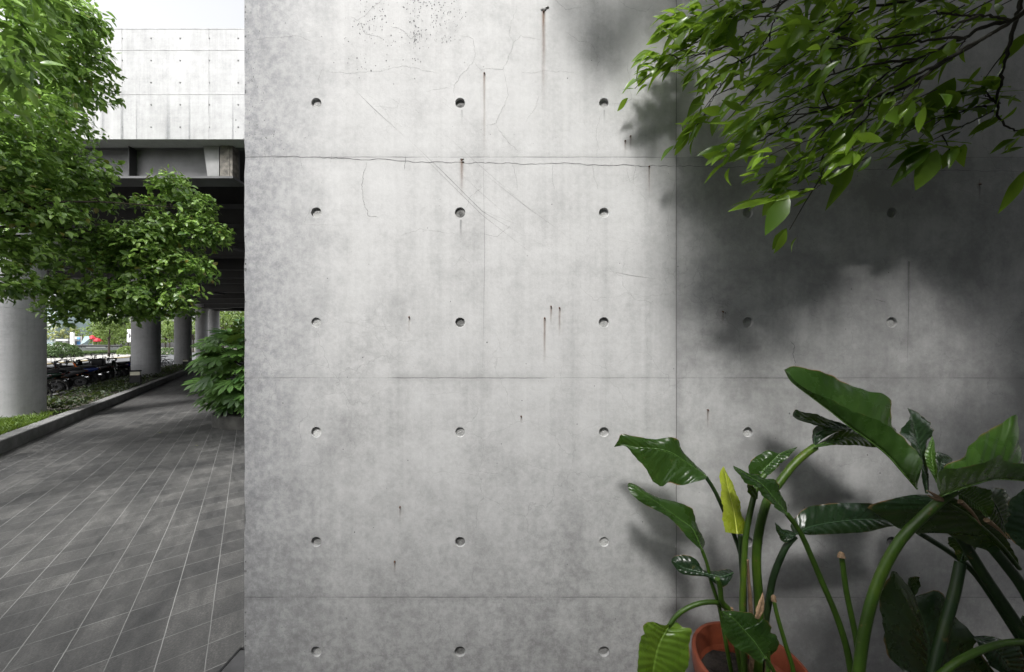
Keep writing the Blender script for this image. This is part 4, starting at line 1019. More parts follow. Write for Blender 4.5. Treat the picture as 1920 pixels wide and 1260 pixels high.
m = MB(); m.box((-0.55, 0, 2.6), (0.55, 0.06, 5.3)); m.build('banner_sheet', M['white'], root, smooth=False)
m = MB(); m.prism([(-0.25, 3.6), (-0.1, 4.6), (0.15, 4.3), (0.22, 3.8), (0.05, 3.4)], -0.03, -0.004, fn=lambda x, y, z: (x, z, y)); m.build('printed_mark', M['steel'], root, smooth=False)
m = MB(); m.box((0.2, 0.07, 0), (0.42, 0.2, 5.4)); m.build('post', M['white'], root, smooth=False)

# ================================================================== POTTED BIRD OF PARADISE PLANTS
def blade(name, mid, ea, eb, ym, ya, yb, mat, parent, nu=44, nv=7, rip=0.0016, bulge=0.004, ribr=0.0028, notch=1):
    """leaf from three image curves with their own distances: midrib and the two edges (base -> tip)"""
    def curve(pts, y):
        y0, y1 = y; n = len(pts)
        return catmull([P(px, py, y0 + (y1-y0)*k/(n-1)) for k, (px, py) in enumerate(pts)], nu)
    c = curve(mid, ym); A_ = curve(ea, ya); B_ = curve(eb, yb)
    V = []; UV = []; Fc = []; cols = 2*nv + 1; r_ = random.Random(len(COL.objects))
    nA = [0]*nu; nB = [0]*nu
    for arr in (nA, nB):
        for _ in range(notch):
            if r_.random() < 0.6: continue
            k = r_.randint(8, nu-10); arr[k] = r_.uniform(0.08, 0.22); arr[k+1] = arr[k]*0.5; arr[k-1] = arr[k]*0.3
    ph0 = r_.uniform(0, 6)
    for i in range(nu):
        u = i/(nu-1)
        for j in range(cols):
            w = (j - nv)/nv; a = abs(w); E = A_[i] if w < 0 else B_[i]; nt = (nA if w < 0 else nB)[i]
            q = a*(1 - nt*a) * (1 + 0.006*math.sin(u*60 + ph0)*a)
            p = c[i] + (E - c[i])*q
            # shallow pleats between the side veins, belly of the half blade
            taper = min(1, u*6, (1-u)*6)
            hw = min(1.0, np.linalg.norm(E - c[i])/0.05)
            off = rip*hw*math.sin(2*math.pi*(u*13 - a*1.6))*min(1, a*3)*taper + bulge*math.sin(math.pi*a)*taper
            off += 0.0035*hw*math.sin(u*21 + w*2 + ph0)*a*a*taper
            p = p + np.array([0.25*off, -off, 0.6*off]); V.append(p); UV.append((u, 0.5 + 0.5*w))
    for i in range(nu-1):
        for j in range(cols-1):
            k = i*cols + j; Fc.append((k, k+1, k+cols+1, k+cols))
    nb = len(V); ring = 6
    for i in range(nu):                                  # raised midrib
        t = c[min(i+1, nu-1)] - c[max(i-1, 0)]; t /= np.linalg.norm(t) + 1e-9
        s = np.cross(t, [0, -1, 0.3]); s /= np.linalg.norm(s) + 1e-9; b = np.cross(s, t); rr = ribr*(1 - 0.8*i/(nu-1))
        for k in range(ring):
            a = 2*math.pi*k/ring; V.append(c[i] + (s*math.cos(a) + b*math.sin(a))*rr); UV.append((i/(nu-1), 0.5))
    for i in range(nu-1):
        for k in range(ring):
            k2 = (k+1) % ring; Fc.append((nb+i*ring+k, nb+i*ring+k2, nb+(i+1)*ring+k2, nb+(i+1)*ring+k))
    me = bpy.data.meshes.new(name); me.from_pydata([tuple(v) for v in V], [], Fc); me.materials.append(mat)
    uvl = me.uv_layers.new(name='UVMap'); vi = np.empty(len(me.loops), int); me.loops.foreach_get('vertex_index', vi)
    uvl.data.foreach_set('uv', np.array(UV)[vi].ravel()); me.polygons.foreach_set('use_smooth', [True]*len(me.polygons)); me.update()
    o = link(name, me, parent); o.location = -Vector(parent.location); return o
def stalk(name, pts, ys, wpx, mat, parent, n=26, tip=0.75):
    k = len(pts)
    if len(ys) == 2: ys = np.linspace(ys[0], ys[1], k)
    q3 = [P(px, py, y) for (px, py), y in zip(pts, ys)]
    if pts[0][1] > 1180 and (pts[0][1] > 1250 or pts[0][0] > 1930):      # rooted in its pot
        root = Vector(parent.location); a = q3[0]
        root.x += max(-0.09, min(0.09, (a.x - root.x)*0.5)); root.y += max(-0.07, min(0.07, (a.y - root.y)*0.5)); root.z -= 0.06
        q3 = [root] + q3
    q = catmull(q3, n)
    m = MB(); rad = [0.5*wpx/F*q[i][1]*(1 + (tip-1)*i/(n-1)) for i in range(n)]
    m.tube(q, rad, 12); o = m.build(name, mat, parent); o.location = -Vector(parent.location); return o
def pot(c, r, h, label):
    m = MB(); m.lathe([(0.001, 0.0), (r*0.70, 0.0), (r*0.72, 0.012), (r*0.88, h-0.075), (r*0.90, h-0.07), (r*0.985, h-0.065), (r, h-0.05), (r*1.005, h-0.006), (r*0.985, h), (r*0.93, h), (r*0.905, h-0.012), (r*0.88, h-0.08), (r*0.84, h-0.16)], 64, c=(0, 0, 0))
    o = m.build('terracotta_pot', M['terracotta'], angle=60); o.location = c; tag(o, label, 'pot', 'terracotta plant pots')
    s = MB(); N = 24
    rings = [[(r*q*math.cos(2*math.pi*k/N), r*q*math.sin(2*math.pi*k/N), h-0.10 + 0.016*noise.noise(Vector((q*5, k*0.7, 1))) + (0.015 if q < 0.5 else 0)) for k in range(N)] for q in (0.87, 0.75, 0.6, 0.45, 0.3, 0.15, 0.01)]
    s.loft(rings); s.build('potting_soil', M['potsoil'], o)
    return o
POT1 = Vector((0.83, 1.19, 0)); pot(POT1, 0.180, 0.52, 'terracotta pot with an orange rim at the foot of the wall, holding the left plant')
POT2 = Vector((1.13, 0.92, 0)); pot(POT2, 0.185, 0.50, 'second terracotta pot right of the first, at the lower edge, under the thick green stalk')

POT3 = Vector((1.98, 1.0, 0)); pot(POT3, 0.185, 0.50, 'third terracotta pot, beyond the right edge of the picture')
g1 = empty('bird_of_paradise_plant', (POT1.x, POT1.y, 0.45)); tag(g1, 'left potted plant with paddle leaves and one upright yellow leaf, in the orange pot', 'potted plant', 'potted bird of paradise plants')
g2 = empty('bird_of_paradise_plant', (POT2.x, POT2.y, 0.42)); tag(g2, 'right potted plant with broad dark arching leaves and a thick green stalk', 'potted plant', 'potted bird of paradise plants')
g3 = empty('bird_of_paradise_plant', (POT3.x, POT3.y, 0.42)); tag(g3, 'rightmost potted plant, mostly cut off by the right edge, with dark slanting stalks', 'potted plant', 'potted bird of paradise plants')
# --- left plant leaves (base -> tip)
blade('leaf', [(1324,894),(1307,881),(1283,864),(1259,849),(1235,842),(1211,840),(1188,838),(1171,835),(1151,838)],
      [(1324,898),(1288,908),(1273,910),(1253,905),(1240,912),(1223,899),(1209,878),(1185,849),(1171,836),(1151,838)],
      [(1324,890),(1320,885),(1302,870),(1283,848),(1273,827),(1257,820),(1228,823),(1188,818),(1166,813),(1160,824),(1151,838)], (1.20,1.27), (1.17,1.27), (1.235,1.27), M['bird'], g1)
blade('leaf', [(1316,1031),(1307,1009),(1297,990),(1275,974),(1232,942),(1205,925),(1190,913),(1177,908)],
      [(1315,1032),(1302,1020),(1280,998),(1256,971),(1226,955),(1194,936),(1180,922),(1177,910)],
      [(1317,1030),(1321,1017),(1310,990),(1302,966),(1294,952),(1267,940),(1240,935),(1223,927),(1202,914),(1182,905),(1177,908)], (1.17,1.27), (1.15,1.26), (1.215,1.28), M['bird'], g1)
blade('leaf', [(1375,1074),(1355,1081),(1330,1077),(1305,1071),(1280,1064),(1259,1050)],
      [(1375,1075),(1370,1087),(1355,1101),(1340,1093),(1326,1082),(1296,1079),(1275,1074),(1259,1054)],
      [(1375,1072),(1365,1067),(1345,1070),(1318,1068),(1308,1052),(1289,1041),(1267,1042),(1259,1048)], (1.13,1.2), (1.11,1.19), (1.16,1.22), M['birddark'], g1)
blade('leaf', [(1256,1171),(1243,1193),(1232,1220),(1224,1260),(1218,1310)],
      [(1256,1170),(1243,1172),(1224,1166),(1207,1171),(1202,1190),(1198,1225),(1195,1260),(1218,1310)],
      [(1258,1168),(1270,1167),(1280,1176),(1295,1179),(1294,1206),(1291,1238),(1276,1275),(1220,1310)], (1.15,1.10), (1.13,1.08), (1.16,1.11), M['birdlime'], g1)
blade('leaf', [(1434,1234),(1415,1205),(1395,1182),(1375,1160),(1353,1146)],
      [(1433,1236),(1426,1244),(1404,1228),(1383,1217),(1369,1203),(1356,1190),(1353,1168),(1352,1147)],
      [(1434,1234),(1450,1226),(1458,1211),(1456,1190),(1442,1168),(1428,1160),(1424,1172),(1418,1157),(1410,1149),(1390,1147),(1373,1145),(1353,1145)], (0.98,1.02), (0.97,1.0), (0.985,1.03), M['bird'], g1)
blade('leaf', [(1382,1001),(1380,985),(1376,960),(1369,930),(1362,900),(1357,875)],
      [(1360,998),(1357,985),(1355,960),(1353,936),(1351,910),(1350,886),(1357,874)],
      [(1395,1001),(1397,985),(1392,965),(1385,936),(1376,912),(1364,889),(1357,874)], (1.15,1.2), (1.13,1.2), (1.17,1.21), M['birdyellow'], g1, notch=0)
blade('leaf', [(1435,893),(1430,884),(1447,866),(1465,850),(1495,838)],
      [(1420,893),(1406,888),(1405,868),(1411,860),(1425,852),(1440,844),(1452,852),(1470,846),(1495,838)],
      [(1436,893),(1447,887),(1457,877),(1478,857),(1495,839)], (1.18,1.22), (1.2,1.24), (1.16,1.2), M['bird'], g1)
blade('leaf', [(1476,964),(1455,938),(1440,920),(1425,905),(1405,893),(1375,874)],
      [(1474,966),(1454,952),(1435,935),(1420,915),(1402,908),(1390,895),(1378,882),(1375,875)],
      [(1477,962),(1473,945),(1466,925),(1459,910),(1450,898),(1433,897),(1420,890),(1404,888),(1392,881),(1375,873)], (1.05,1.1), (1.03,1.09), (1.08,1.11), M['bird'], g2)
blade('leaf', [(1420,935),(1414,925),(1408,915),(1403,905)], [(1418,936),(1410,932),(1402,922),(1401,905)], [(1421,934),(1420,925),(1414,913),(1404,904)], (1.12,1.13), (1.11,1.12), (1.13,1.14), M['bird'], g1, nu=24, notch=0)
blade('leaf', [(1490,1003),(1520,988),(1574,978),(1628,974),(1670,978),(1690,985)],
      [(1490,1004),(1505,1001),(1520,1003),(1570,1001),(1628,997),(1665,988),(1690,986)],
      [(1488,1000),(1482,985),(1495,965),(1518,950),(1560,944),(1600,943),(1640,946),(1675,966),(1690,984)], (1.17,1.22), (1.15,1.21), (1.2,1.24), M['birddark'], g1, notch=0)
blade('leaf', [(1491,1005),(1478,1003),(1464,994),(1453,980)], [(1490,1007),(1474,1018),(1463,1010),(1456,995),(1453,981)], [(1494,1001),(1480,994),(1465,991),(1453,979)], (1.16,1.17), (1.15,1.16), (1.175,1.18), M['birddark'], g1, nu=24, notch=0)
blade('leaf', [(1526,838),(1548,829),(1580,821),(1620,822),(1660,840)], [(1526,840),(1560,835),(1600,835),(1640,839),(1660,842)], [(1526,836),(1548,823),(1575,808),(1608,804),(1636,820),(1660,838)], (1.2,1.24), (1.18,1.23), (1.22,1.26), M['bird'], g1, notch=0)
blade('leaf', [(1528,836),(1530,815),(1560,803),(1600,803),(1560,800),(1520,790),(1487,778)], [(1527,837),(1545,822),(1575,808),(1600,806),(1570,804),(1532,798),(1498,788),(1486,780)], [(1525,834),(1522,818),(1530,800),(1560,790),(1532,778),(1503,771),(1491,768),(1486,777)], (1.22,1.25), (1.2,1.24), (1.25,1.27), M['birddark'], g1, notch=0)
# --- left plant stalks (base -> tip)
for pts, ys, w, mt in [
    ([(1398,1265),(1396,1140),(1393,1060),(1377,1004),(1356,955),(1340,920),(1324,895)], (1.18,1.2), 9, 'stalkdark'),
    ([(1396,1265),(1392,1147),(1394,1082),(1399,1001),(1413,933),(1422,905),(1434,890)], (1.12,1.17), 12, 'stalk'),
    ([(1420,1265),(1423,1136),(1418,1055),(1423,996),(1440,934),(1459,908),(1485,874),(1511,850),(1528,838)], (1.15,1.2), 17, 'stalk'),
    ([(1428,1265),(1436,1160),(1440,1136),(1450,1082),(1472,1028),(1491,1005)], (1.17,1.17), 13, 'stalkdark'),
    ([(1372,1262),(1351,1150),(1345,1125),(1333,1090),(1326,1058),(1316,1031)], (1.16,1.17), 8, 'stalk'),
    ([(1392,1262),(1378,1180),(1367,1144),(1353,1128),(1350,1101),(1345,1085)], (1.15,1.13), 12, 'stalk'),
    ([(1390,1262),(1372,1165),(1356,1136),(1340,1129),(1318,1130),(1295,1137),(1272,1151),(1256,1171),(1243,1193)], (1.16,1.15), 10, 'stalk'),
    ([(1487,1275),(1472,1206),(1458,1157),(1450,1121)], (1.10,1.14), 9, 'stalk'),
    ([(1441,1330),(1440,1270),(1440,1219)], (0.99,0.99), 10, 'stalk'),
    ([(1470,1330),(1452,1262),(1434,1232)], (0.99,0.98), 9, 'stalk'),
    ([(1388,1003),(1389,1040),(1392,1100),(1396,1200)], (1.17,1.18), 8, 'stalkdark')]:
    stalk('leaf_stalk', pts, ys, w, M[mt], g1)
for pts, ys, w in [([(1412,1262),(1408,1150),(1404,1090),(1402,1050)], (1.16,1.13), 15), ([(1400,1262),(1384,1190),(1372,1140)], (1.14,1.14), 20), ([(1440,1262),(1432,1180),(1428,1130)], (1.14,1.16), 16)]:
    stalk('dry_sheath', pts, ys, w, M['dry'], g1, tip=0.25)
blade('dry_sheath', [(1420,1160),(1426,1140),(1430,1110)], [(1416,1160),(1418,1140),(1430,1110)], [(1424,1160),(1433,1142),(1430,1110)], (1.08,1.1), (1.07,1.1), (1.08,1.1), M['dry'], g1, nu=20, notch=0)
# --- right plant leaves
blade('leaf', [(1720,917),(1690,883),(1664,854),(1628,825),(1594,801),(1556,771),(1520,744),(1484,716),(1471,694)],
      [(1720,914),(1727,868),(1719,847),(1700,823),(1674,805),(1628,781),(1585,763),(1556,749),(1520,734),(1491,714),(1471,692)],
      [(1721,916),(1700,852),(1676,804),(1673,765),(1664,743),(1628,734),(1594,720),(1556,703),(1520,693),(1489,686),(1471,693)], (1.05,1.20), (1.01,1.19), (1.13,1.22), M['bird'], g2, nu=60)
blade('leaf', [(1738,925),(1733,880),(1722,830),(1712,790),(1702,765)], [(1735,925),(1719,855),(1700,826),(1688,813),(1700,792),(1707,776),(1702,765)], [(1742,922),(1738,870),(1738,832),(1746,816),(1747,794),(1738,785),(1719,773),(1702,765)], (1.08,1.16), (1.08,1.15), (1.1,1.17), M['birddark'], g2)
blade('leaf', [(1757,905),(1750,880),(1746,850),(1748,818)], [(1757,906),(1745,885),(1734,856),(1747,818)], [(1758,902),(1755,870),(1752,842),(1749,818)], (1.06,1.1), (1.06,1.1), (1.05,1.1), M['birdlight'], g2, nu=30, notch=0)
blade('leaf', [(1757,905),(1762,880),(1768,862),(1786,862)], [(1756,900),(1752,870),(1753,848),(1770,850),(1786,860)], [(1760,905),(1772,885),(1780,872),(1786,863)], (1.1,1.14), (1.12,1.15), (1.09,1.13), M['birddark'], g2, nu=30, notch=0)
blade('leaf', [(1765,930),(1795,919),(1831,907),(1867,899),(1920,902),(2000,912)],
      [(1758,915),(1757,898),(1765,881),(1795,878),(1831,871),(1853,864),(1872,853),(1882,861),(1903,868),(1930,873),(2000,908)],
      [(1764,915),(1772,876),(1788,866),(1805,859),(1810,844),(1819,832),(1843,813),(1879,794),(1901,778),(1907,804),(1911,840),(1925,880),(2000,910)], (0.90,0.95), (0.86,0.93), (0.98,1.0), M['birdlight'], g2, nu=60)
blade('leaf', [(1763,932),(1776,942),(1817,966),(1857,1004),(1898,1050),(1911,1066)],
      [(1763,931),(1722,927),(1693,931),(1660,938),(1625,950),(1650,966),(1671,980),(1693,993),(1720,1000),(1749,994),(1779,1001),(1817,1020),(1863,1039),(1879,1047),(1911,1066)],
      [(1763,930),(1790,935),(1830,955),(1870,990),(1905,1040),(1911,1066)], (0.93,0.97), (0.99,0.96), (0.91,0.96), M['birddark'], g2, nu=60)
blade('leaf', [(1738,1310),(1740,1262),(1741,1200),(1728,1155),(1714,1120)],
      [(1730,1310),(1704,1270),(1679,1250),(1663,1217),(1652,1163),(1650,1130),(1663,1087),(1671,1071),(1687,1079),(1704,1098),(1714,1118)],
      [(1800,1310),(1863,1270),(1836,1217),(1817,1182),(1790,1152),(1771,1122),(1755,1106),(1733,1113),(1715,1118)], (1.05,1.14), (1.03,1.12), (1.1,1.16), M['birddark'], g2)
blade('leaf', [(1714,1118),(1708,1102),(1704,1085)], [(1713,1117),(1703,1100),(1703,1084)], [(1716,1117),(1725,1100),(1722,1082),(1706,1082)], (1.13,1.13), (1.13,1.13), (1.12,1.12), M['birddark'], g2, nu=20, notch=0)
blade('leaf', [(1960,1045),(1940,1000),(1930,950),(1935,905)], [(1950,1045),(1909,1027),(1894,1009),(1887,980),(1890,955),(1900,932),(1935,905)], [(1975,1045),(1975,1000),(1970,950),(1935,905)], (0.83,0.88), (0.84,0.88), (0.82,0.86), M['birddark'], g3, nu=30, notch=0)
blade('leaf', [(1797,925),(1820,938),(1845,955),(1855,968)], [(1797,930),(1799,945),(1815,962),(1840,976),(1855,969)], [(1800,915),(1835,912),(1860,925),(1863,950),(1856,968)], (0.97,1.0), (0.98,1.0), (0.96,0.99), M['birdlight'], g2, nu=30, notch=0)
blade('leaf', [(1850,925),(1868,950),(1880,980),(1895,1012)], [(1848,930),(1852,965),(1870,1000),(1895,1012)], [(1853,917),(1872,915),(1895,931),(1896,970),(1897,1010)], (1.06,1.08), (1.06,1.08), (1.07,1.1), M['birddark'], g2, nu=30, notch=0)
blade('leaf', [(1826,1196),(1850,1205),(1885,1240),(1910,1290)], [(1825,1195),(1838,1215),(1850,1240),(1885,1270),(1910,1292)], [(1826,1193),(1852,1192),(1882,1200),(1925,1225),(1912,1288)], (1.12,1.08), (1.11,1.07), (1.13,1.1), M['birddark'], g2, nu=30, notch=0)
blade('leaf', [(1801,1056),(1806,1040),(1812,1025),(1805,1005)], [(1798,1056),(1790,1035),(1775,1010),(1800,1004)], [(1805,1056),(1820,1045),(1830,1020),(1810,1004)], (1.02,1.0), (1.03,1.02), (1.01,0.99), M['birddark'], g2, nu=24, notch=0)
blade('leaf', [(1920,1155),(1915,1165),(1914,1180),(1925,1200)], [(1920,1156),(1908,1168),(1912,1190),(1925,1200)], [(1920,1154),(1930,1165),(1930,1185),(1925,1200)], (1.0,1.0), (1.0,1.0), (0.99,0.99), M['birddark'], g2, nu=20, notch=0)
for pts, ys, w, mt in [
    ([(1609,1330),(1610,1262),(1625,1163),(1650,1082),(1687,1014),(1730,969),(1763,939),(1790,920)], (0.95,0.92), 19.5, 'stalk'),
    ([(1606,1330),(1596,1260),(1585,1206),(1566,1149),(1542,1093),(1520,1041),(1499,995),(1476,964)], (1.0,1.05), 12, 'stalk'),
    ([(1612,1330),(1609,1225),(1601,1176),(1587,1109),(1578,1043)], (0.99,1.03), 11, 'stalk'),
    ([(1742,1330),(1752,1252),(1771,1176),(1790,1109),(1801,1055)], (0.98,1.02), 20, 'stalkdark'),
    ([(1740,1300),(1768,1262),(1803,1236),(1844,1217),(1884,1206),(1930,1204),(1990,1215)], (0.95,0.98), 13, 'stalk'),
    ([(1911,1066),(1870,1015),(1817,968),(1776,942)], (0.95,0.93), 7, 'stalk')]:
    stalk('leaf_stalk', pts, ys, w, M[mt], g2)
for pts, ys, w, mt in [
    ([(1960,1280),(1920,1212),(1871,1136),(1830,1077),(1790,1041),(1722,998)], (1.0,1.06), 13, 'stalkdark'),
    ([(1965,1260),(1920,1190),(1884,1136),(1844,1077),(1814,1028),(1795,1000)], (0.98,1.0), 21, 'stalkdark'),
    ([(1975,1190),(1920,1104),(1898,1074),(1879,1050),(1862,1030)], (0.94,0.95), 22, 'stalkdark')]:
    stalk('leaf_stalk', pts, ys, w, M[mt], g3)
stalk('cut_tip', [(1578,1046),(1577,1041),(1579,1037)], (1.025,1.03), 13, M['dry'], g2, n=6, tip=0.6)
stalk('cut_tip', [(1451,1126),(1450,1120),(1453,1117)], (1.14,1.14), 10, M['dry'], g1, n=6, tip=0.6)
for pts in ([(1763,935),(1748,925),(1738,920)], [(1765,937),(1752,935),(1740,928)], [(1800,940),(1822,960),(1840,985)], [(1850,975),(1870,990),(1890,1010)]):
    stalk('dry_sheath', pts, (0.92,0.92), 9, M['dry'], g2, n=10, tip=0.2)

# ================================================================== OVERHANGING TREE ON THE RIGHT
def build_overhang():
    TX = Vector((3.55, 0.55, 0)); root = empty('overhanging_tree', TX); inv = -TX
    tag(root, 'leafy branches with long pointed leaves overhanging the top right of the concrete wall', 'tree')
    br = [([(1960,-10),(1908,31),(1874,42),(1835,54),(1812,69),(1781,81),(1719,112),(1677,127),(1642,154),(1596,170)], .98, 1.08, 11),
      ([(1960,0),(1904,35),(1854,66),(1797,100),(1750,131),(1681,170),(1565,200),(1511,216),(1450,250),(1411,270),(1361,285)], .98, 1.12, 10),
      ([(1893,37),(1835,29),(1781,27),(1758,23),(1700,38)], .97, 1.0, 6), ([(1930,-10),(1800,-5),(1662,8),(1600,24),(1527,42),(1427,31),(1365,42),(1300,60)], 1.0, 1.3, 8),
      ([(1520,-30),(1473,0),(1457,16),(1439,30),(1423,49),(1394,67),(1364,87),(1328,98),(1290,106),(1255,120),(1215,141)], 1.08, 1.31, 6), ([(1470,-20),(1455,24),(1443,61),(1435,77),(1417,101),(1388,121),(1358,140),(1338,141)], 1.1, 1.27, 4.5),
      ([(1358,140),(1350,162),(1328,200),(1318,220)], 1.27, 1.29, 3.5), ([(1480,-20),(1427,6),(1398,24),(1374,36),(1354,65)], 1.06, 1.12, 4.5), ([(1460,10),(1417,28),(1376,41),(1348,47),(1290,50)], 1.06, 1.3, 4.5),
      ([(1681,170),(1620,225),(1565,285),(1515,308),(1488,335)], 1.05, 1.1, 5), ([(1552,296),(1544,304),(1535,347),(1512,360),(1482,362)], 1.07, 1.1, 3.2), ([(1870,200),(1835,200),(1781,216),(1727,227)], 1.2, 1.22, 6.5),
      ([(1872,203),(1816,231),(1750,262),(1720,280)], 1.2, 1.22, 5.5), ([(1874,196),(1860,186),(1843,177)], 1.2, 1.2, 7), ([(1930,-30),(1915,0),(1905,40),(1890,90),(1878,150),(1870,200),(1885,235),(1930,250)], 1.12, 1.2, 11),
      ([(1600,24),(1540,80),(1480,120),(1420,160),(1400,180)], 1.0, 1.08, 5), ([(1797,100),(1700,150),(1600,205),(1520,260),(1470,280)], .97, 1.05, 7), ([(1719,112),(1640,120),(1560,140),(1500,170),(1440,195),(1400,215)], .98, 1.06, 6), ([(1854,66),(1760,120),(1690,190),(1640,250),(1600,280)], .96, 1.03, 7),
      ([(1835,29),(1750,60),(1640,75),(1560,90),(1500,95)], .96, 1.03, 6), ([(1642,154),(1600,210),(1560,240)], 1.0, 1.05, 4), ([(1812,69),(1740,75),(1640,90),(1545,60),(1500,60)], .94, .98, 6), ([(1565,200),(1500,205),(1455,225)], 1.05, 1.08, 4)]
    m = MB(); pts3 = []
    for pts, y0, y1, w in br:
        n = len(pts); q = catmull([P(px, py, y0 + (y1-y0)*k/(n-1)) for k, (px, py) in enumerate(pts)], 6*n)
        q += rng.normal(0, 0.0016, q.shape)
        m.tube(q, [0.38*w/F*(1 - 0.72*i/(len(q)-1)) for i in range(len(q))], 7)
        pts3.append(q)
    # trunk and boughs, standing right of the picture
    t = MB(); tp = catmull([TX, TX + Vector((0.02, 0, 1.2)), TX + Vector((-0.08, 0.02, 2.3)), TX + Vector((-0.2, -0.1, 3.6)), TX + Vector((-0.3, -0.2, 5.0))], 20)
    t.tube(tp, list(np.linspace(0.13, 0.05, 20)), 12)
    e = P(1960, -8, 0.985)
    for tgt, r in ((e, 0.028), (P(1935, -20, 0.95), 0.022), (P(1930, -10, 1.0), 0.02), (P(1520, -30, 1.05), 0.015), (P(1470, -20, 1.08), 0.012)):
        a = Vector(tp[9]); t.tube(catmull([a, a + (tgt-a)*0.4 + Vector((0, 0, 0.35)), a + (tgt-a)*0.8 + Vector((0, 0, 0.22)), tgt], 14), list(np.linspace(0.045, r*0.4, 14)), 8)
    L = Leaves(); pos = []; dr = []; nm = []; sz = []; tw = MB()
    def spray(p, base, k, size):
        base = np.array(base, float); base /= np.linalg.norm(base)
        for i in range(k):
            d = base + rng.normal(0, 0.48, 3); d[1] *= 0.8
            pos.append(np.array(p) + rng.normal(0, 0.022, 3)); dr.append(d); n = np.array([0.15, -0.40, 0.85]) + rng.normal(0, 0.45, 3); nm.append(n); sz.append(size*rng.uniform(0.6, 1.2))
    for (pts, y0, y1, w), q in zip(br, pts3):
        N = len(q)
        spray(q[-1], (-0.9, 0.05, -0.25), 8, 0.080)
        for i in range(int(N*0.35), N, 4):
            if rnd.random() < 0.45: continue
            tv = q[min(i+1, N-1)] - q[i-1]; tv /= np.linalg.norm(tv) + 1e-9
            e_ = q[i] + tv*0.05 + rng.normal(0, 0.03, 3)
            tw.tube([q[i], (q[i]+e_)/2 + np.array([0, 0, .004]), e_], [0.0022, 0.0018, 0.0012], 5)
            spray(e_, tv*0.7 + np.array([-0.45, 0, -0.25]), rnd.randint(4, 8), 0.074)
    fill = [(1262,55,9),(1300,30,11),(1335,62,9),(1255,110,6),(1212,122,7),(1285,100,8),(1370,30,8),(1440,18,8),(1500,40,9),(1560,25,9),(1620,45,8),(1690,25,9),(1760,15,7),(1300,135,5),(1335,165,4),(1310,225,4),(1330,185,4),(1360,128,3),(1420,170,6),(1455,150,7),(1500,110,8),(1560,118,8),(1480,190,8),(1540,178,8),(1600,150,7),(1640,100,7),(1440,225,6),(1500,240,7),(1560,230,7),(1605,240,6),(1520,290,6),(1455,325,5),(1490,340,4),(1450,365,3),(1660,125,6),(1700,90,6),(1740,110,5),(1790,40,5),(1400,85,5),(1365,285,4),(1395,250,4),(1580,60,7),(1530,75,7),(1470,70,6),(1620,190,5),(1560,320,3),(1640,60,6),(1860,20,4),(1720,60,7),(1770,70,5),(1820,10,6),(1700,5,7),(1600,0,7),(1520,0,7),(1650,150,5),(1690,200,4),(1640,230,5),(1560,275,5),(1600,290,4),(1680,260,4),(1420,300,4),(1540,340,3),(1600,90,6)]
    for px, py, k in fill:
        p = P(px + rnd.uniform(-8, 8) + 22, py - 12, rnd.uniform(1.08, 1.25) if px > 1540 else (rnd.uniform(1.24, 1.33) if px < 1350 else rnd.uniform(1.02, 1.22))); e_ = np.array(p) + np.array([-0.03, 0, -0.015])
        tw.tube([np.array(p) + np.array([0.10, rnd.uniform(-.02, .02), 0.05]), p, e_], [0.0022, 0.0018, 0.0012], 5); spray(e_, (-0.9, 0.0, -0.22), int(k*1.9), 0.074)
    for px, py, Y, d in [(1843,177,1.2,(-1,.1,.25)),(1843,177,1.2,(-.9,0,.05)),(1843,177,1.2,(.9,.1,.45)),(1843,177,1.2,(1,-.1,.1)),(1843,177,1.2,(.9,0,-.1)),(1745,270,1.2,(-1,0,-.35)),(1745,275,1.2,(-.7,0,-.6)),(1750,268,1.2,(-.2,.2,.7)),(1750,268,1.2,(1,0,.1)),(1752,272,1.2,(1,0,-.12)),(1757,280,1.2,(-.35,0,-.7)),(1725,228,1.2,(-.8,.3,-.2)),(1727,227,1.2,(.3,-.2,.6)),(1780,210,1.2,(.8,0,.2)),(1760,218,1.2,(-1,0,-.05)),(1675,190,1.15,(.9,0,.25)),(1690,30,1.15,(.6,.1,.5)),(1690,32,1.15,(-1,0,.15)),(1690,35,1.15,(1,0,.1)),(1920,320,1.2,(-.3,0,-.6)),(1885,45,1.2,(-.6,-.1,.2)),(1925,60,1.2,(-.6,0,-.7)),(1600,305,1.15,(-.5,0,-.9)),(1478,365,1.08,(-.4,0,-.7)),(1462,372,1.1,(-.6,0,-.1)),(1900,180,1.2,(-1,0,-.1)),(1880,215,1.2,(-.7,0,-.4))]:
        pos.append(P(px, py, Y)); dr.append(d); nm.append((0.1, -0.6, 0.8)); sz.append(rnd.uniform(0.12, 0.17))
    L.add(pos, dr, nm, sz, TPL_L, 0.28); L.build('foliage', M['overhang'], root).location = inv
    nv = len(m.v); m.v += tw.v; m.f += [tuple(i+nv for i in f) for f in tw.f]; m.m += tw.m
    m.build('branch', M['twig'], root).location = inv
    # the crown overhead, above and behind the camera: it shades the right part of the wall
    K = Leaves(); C = []; O = []; bl = []
    rr = random.Random(21)
    def over(px, py, k, r, dens=1.0):            # a clump k metres up the sun's path from that spot of the wall
        X, Z = px2(px, py); c = Vector((X, D, Z)) + Vector((SUN.x/-SUN.y, -1, SUN.z/-SUN.y))*k
        if c.y > -0.3 and c.z - r*0.6 - 0.05 < EYE + 1.02*(c.y + r*0.3): c = c + Vector((SUN.x/-SUN.y, -1, SUN.z/-SUN.y))*0.12
        bl.append((c, r, dens))
    def kmin(py, r): return max(0.30, (3.06 - px2(0, py)[1] + r) / 2.416 + 0.02)
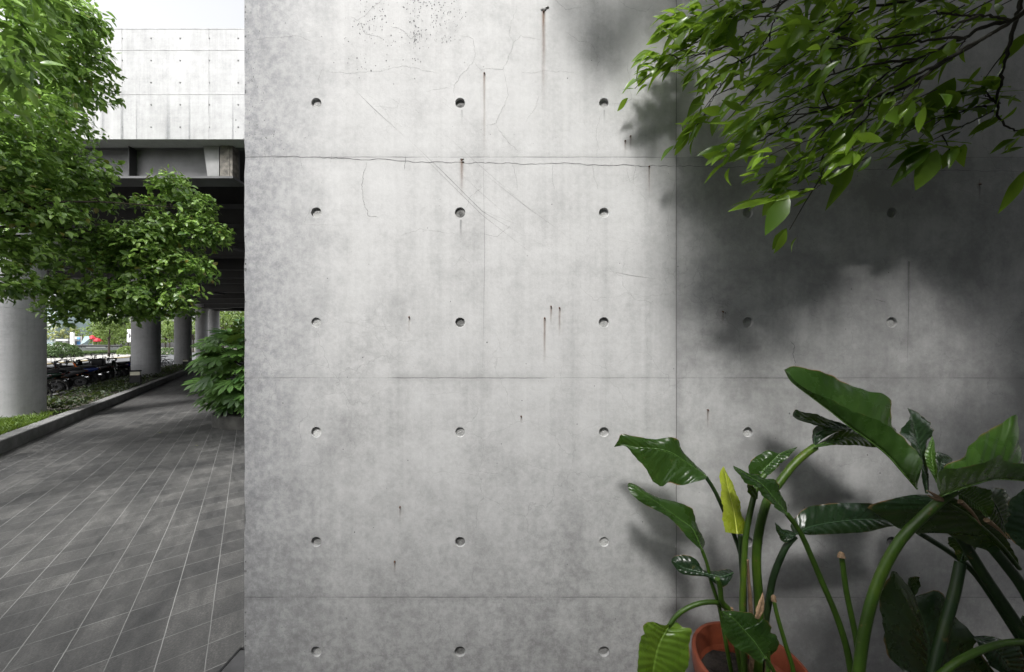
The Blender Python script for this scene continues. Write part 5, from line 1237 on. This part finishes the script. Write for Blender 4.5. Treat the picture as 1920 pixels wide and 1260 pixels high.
    for px, py, dk, r in ((1085,20,.05,.10),(1125,10,.08,.12),(1135,60,.05,.11),(1160,-20,.1,.14),(1060,0,.05,.07),(1165,90,.12,.08),(1195,30,.1,.13),(1225,110,.1,.10),(1250,10,.2,.16),(1215,190,.1,.08),(1245,235,.12,.10),(1262,150,.1,.10),(1285,290,.1,.09)): over(px, py, kmin(py, r)+dk, r*1.5, 0.16)
    for lay in (0, 1):
        st = 74 if lay == 0 else 92
        for gx in range(1300, 2350, st):
            for gy in range(-160, 1260, st):
                px = gx + rr.uniform(-34, 34); py = gy + rr.uniform(-34, 34)
                nz = noise.noise(Vector((px/150, py/120, 4.0)))
                if py > 430 and math.hypot((px-1610)/255, (py-680)/165) < 1.0: continue
                if px < 1430 and py < 250 and (nz < 0.05 or lay): continue
                if px < 1330 and py < 560 and lay: continue
                if py > 560 and px < 1500: continue
                if py > 540 and (nz < -0.05 or lay): continue
                if lay and rr.random() < 0.3: continue
                r = rr.uniform(0.11, 0.19) if lay == 0 else rr.uniform(0.22, 0.30)
                over(px, py, kmin(py, r) + (rr.uniform(0.0, 0.5) if lay == 0 else rr.uniform(0.8, 1.8)), r, 0.6 if px < 1440 else 1.0)
    for c, r, dens in bl:
        for _ in range(int((420*r*r + 8)*dens)):
            d = rng.normal(0, 1, 3); d /= np.linalg.norm(d); q = rng.uniform(0.3, 1.0)
            C.append((c.x + d[0]*r*q, c.y + d[1]*r*q, c.z + d[2]*r*0.6*q)); O.append((d[0], d[1], d[2]*0.5 + 0.2))
        if rr.random() < 0.75: continue
        a = Vector(tp[rnd.randint(9, 18)]); t.tube(catmull([a, (a+c)/2 + Vector((0, 0, 0.2)), c], 8), list(np.linspace(0.03, 0.006, 8)), 6)
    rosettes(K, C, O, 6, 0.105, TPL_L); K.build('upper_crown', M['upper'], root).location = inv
    t.build('trunk', M['bark'], root).location = inv
build_overhang()

# ================================================================== UNSEEN BUILDING, ADDED BEHIND THE CAMERA TO SHADE THE LOWER WALL
def build_shading_building():
    BH = 8.75
    root = empty('shading_building', (0, -4.6, 0)); tag(root, 'unseen dark grey block added behind the camera to shade the lower concrete wall', 'building')
    m = MB(); m.box((-14, -10, -0.02), (22, 0, BH)); m.build('wall', M['opp'], root, smooth=False)
    m = MB(); m.box((-14.1, -10.1, BH+0.003), (22.1, 0.15, BH+0.25)); m.build('parapet', M['steel'], root, smooth=False)
    for i in range(10):
        for k in range(2):
            x = -12 + i*3.4; z = 1.2 + k*3.3
            m = MB(); m.box((x, 0.003, z), (x+1.9, 0.05, z+1.7)); w = m.build('window', M['darksteel'], root, smooth=False)
            m = MB(); m.box((x+0.08, 0.053, z+0.08), (x+1.82, 0.06, z+1.62)); m.build('pane', M['glass'], w, smooth=False)
M['opp'] = simple('dark_render', (0.07, 0.07, 0.07), 0.85, var=0.25, scale=1.0)
build_shading_building()

def build_side():  # hidden building, added to keep side light off the columns and far path
    root = empty('light_blocking_building', W(5, 1.75), TH); tag(root, 'unseen low dark building added behind the wall to block light under the raised deck', 'building')
    m = MB(); m.box((0, 0, -0.02), (8, 38, 5.6)); m.build('wall', M['opp'], root, smooth=False)
    for k in range(8):
        m = MB(); m.box((-0.03, 2.5 + k*4.4, 0.9), (-0.003, 4.9 + k*4.4, 2.6)); w = m.build('window', M['darksteel'], root, smooth=False)
        m = MB(); m.box((-0.04, 2.6 + k*4.4, 1.0), (-0.033, 4.8 + k*4.4, 2.5)); m.build('pane', M['glass'], w, smooth=False)
build_side()
for px, py, c in ((303,811,'pale'),(365,836,'pale')):
    Y = F*EYE/(py-HOR); p = P(px, py, Y); p.z = 0.008
    L = Leaves(); L.add([p], [(rnd.uniform(-1, 1), rnd.uniform(-1, 1), 0.05)], [(0.1, 0.1, 1)], [0.05], TPL_L)
    o = L.build('fallen_leaf', {'pale': M['bgtree2'], 'brown': M['dry'], 'green': M['overhang']}[c])
    tag(o, {303: 'pale fallen leaf farthest along the paving', 365: 'pale fallen leaf on the paving near the planter', 372: 'brown fallen leaf on the paving nearest the wall edge', 205: 'brown fallen leaf in the middle of the paving', 120: 'green fallen leaf on the paving towards the kerb', 250: 'brown fallen leaf on the paving in the tree shade', 310: 'pale fallen leaf nearest the bottom of the paving'}[px], 'fallen leaf', 'fallen leaves on the paving')
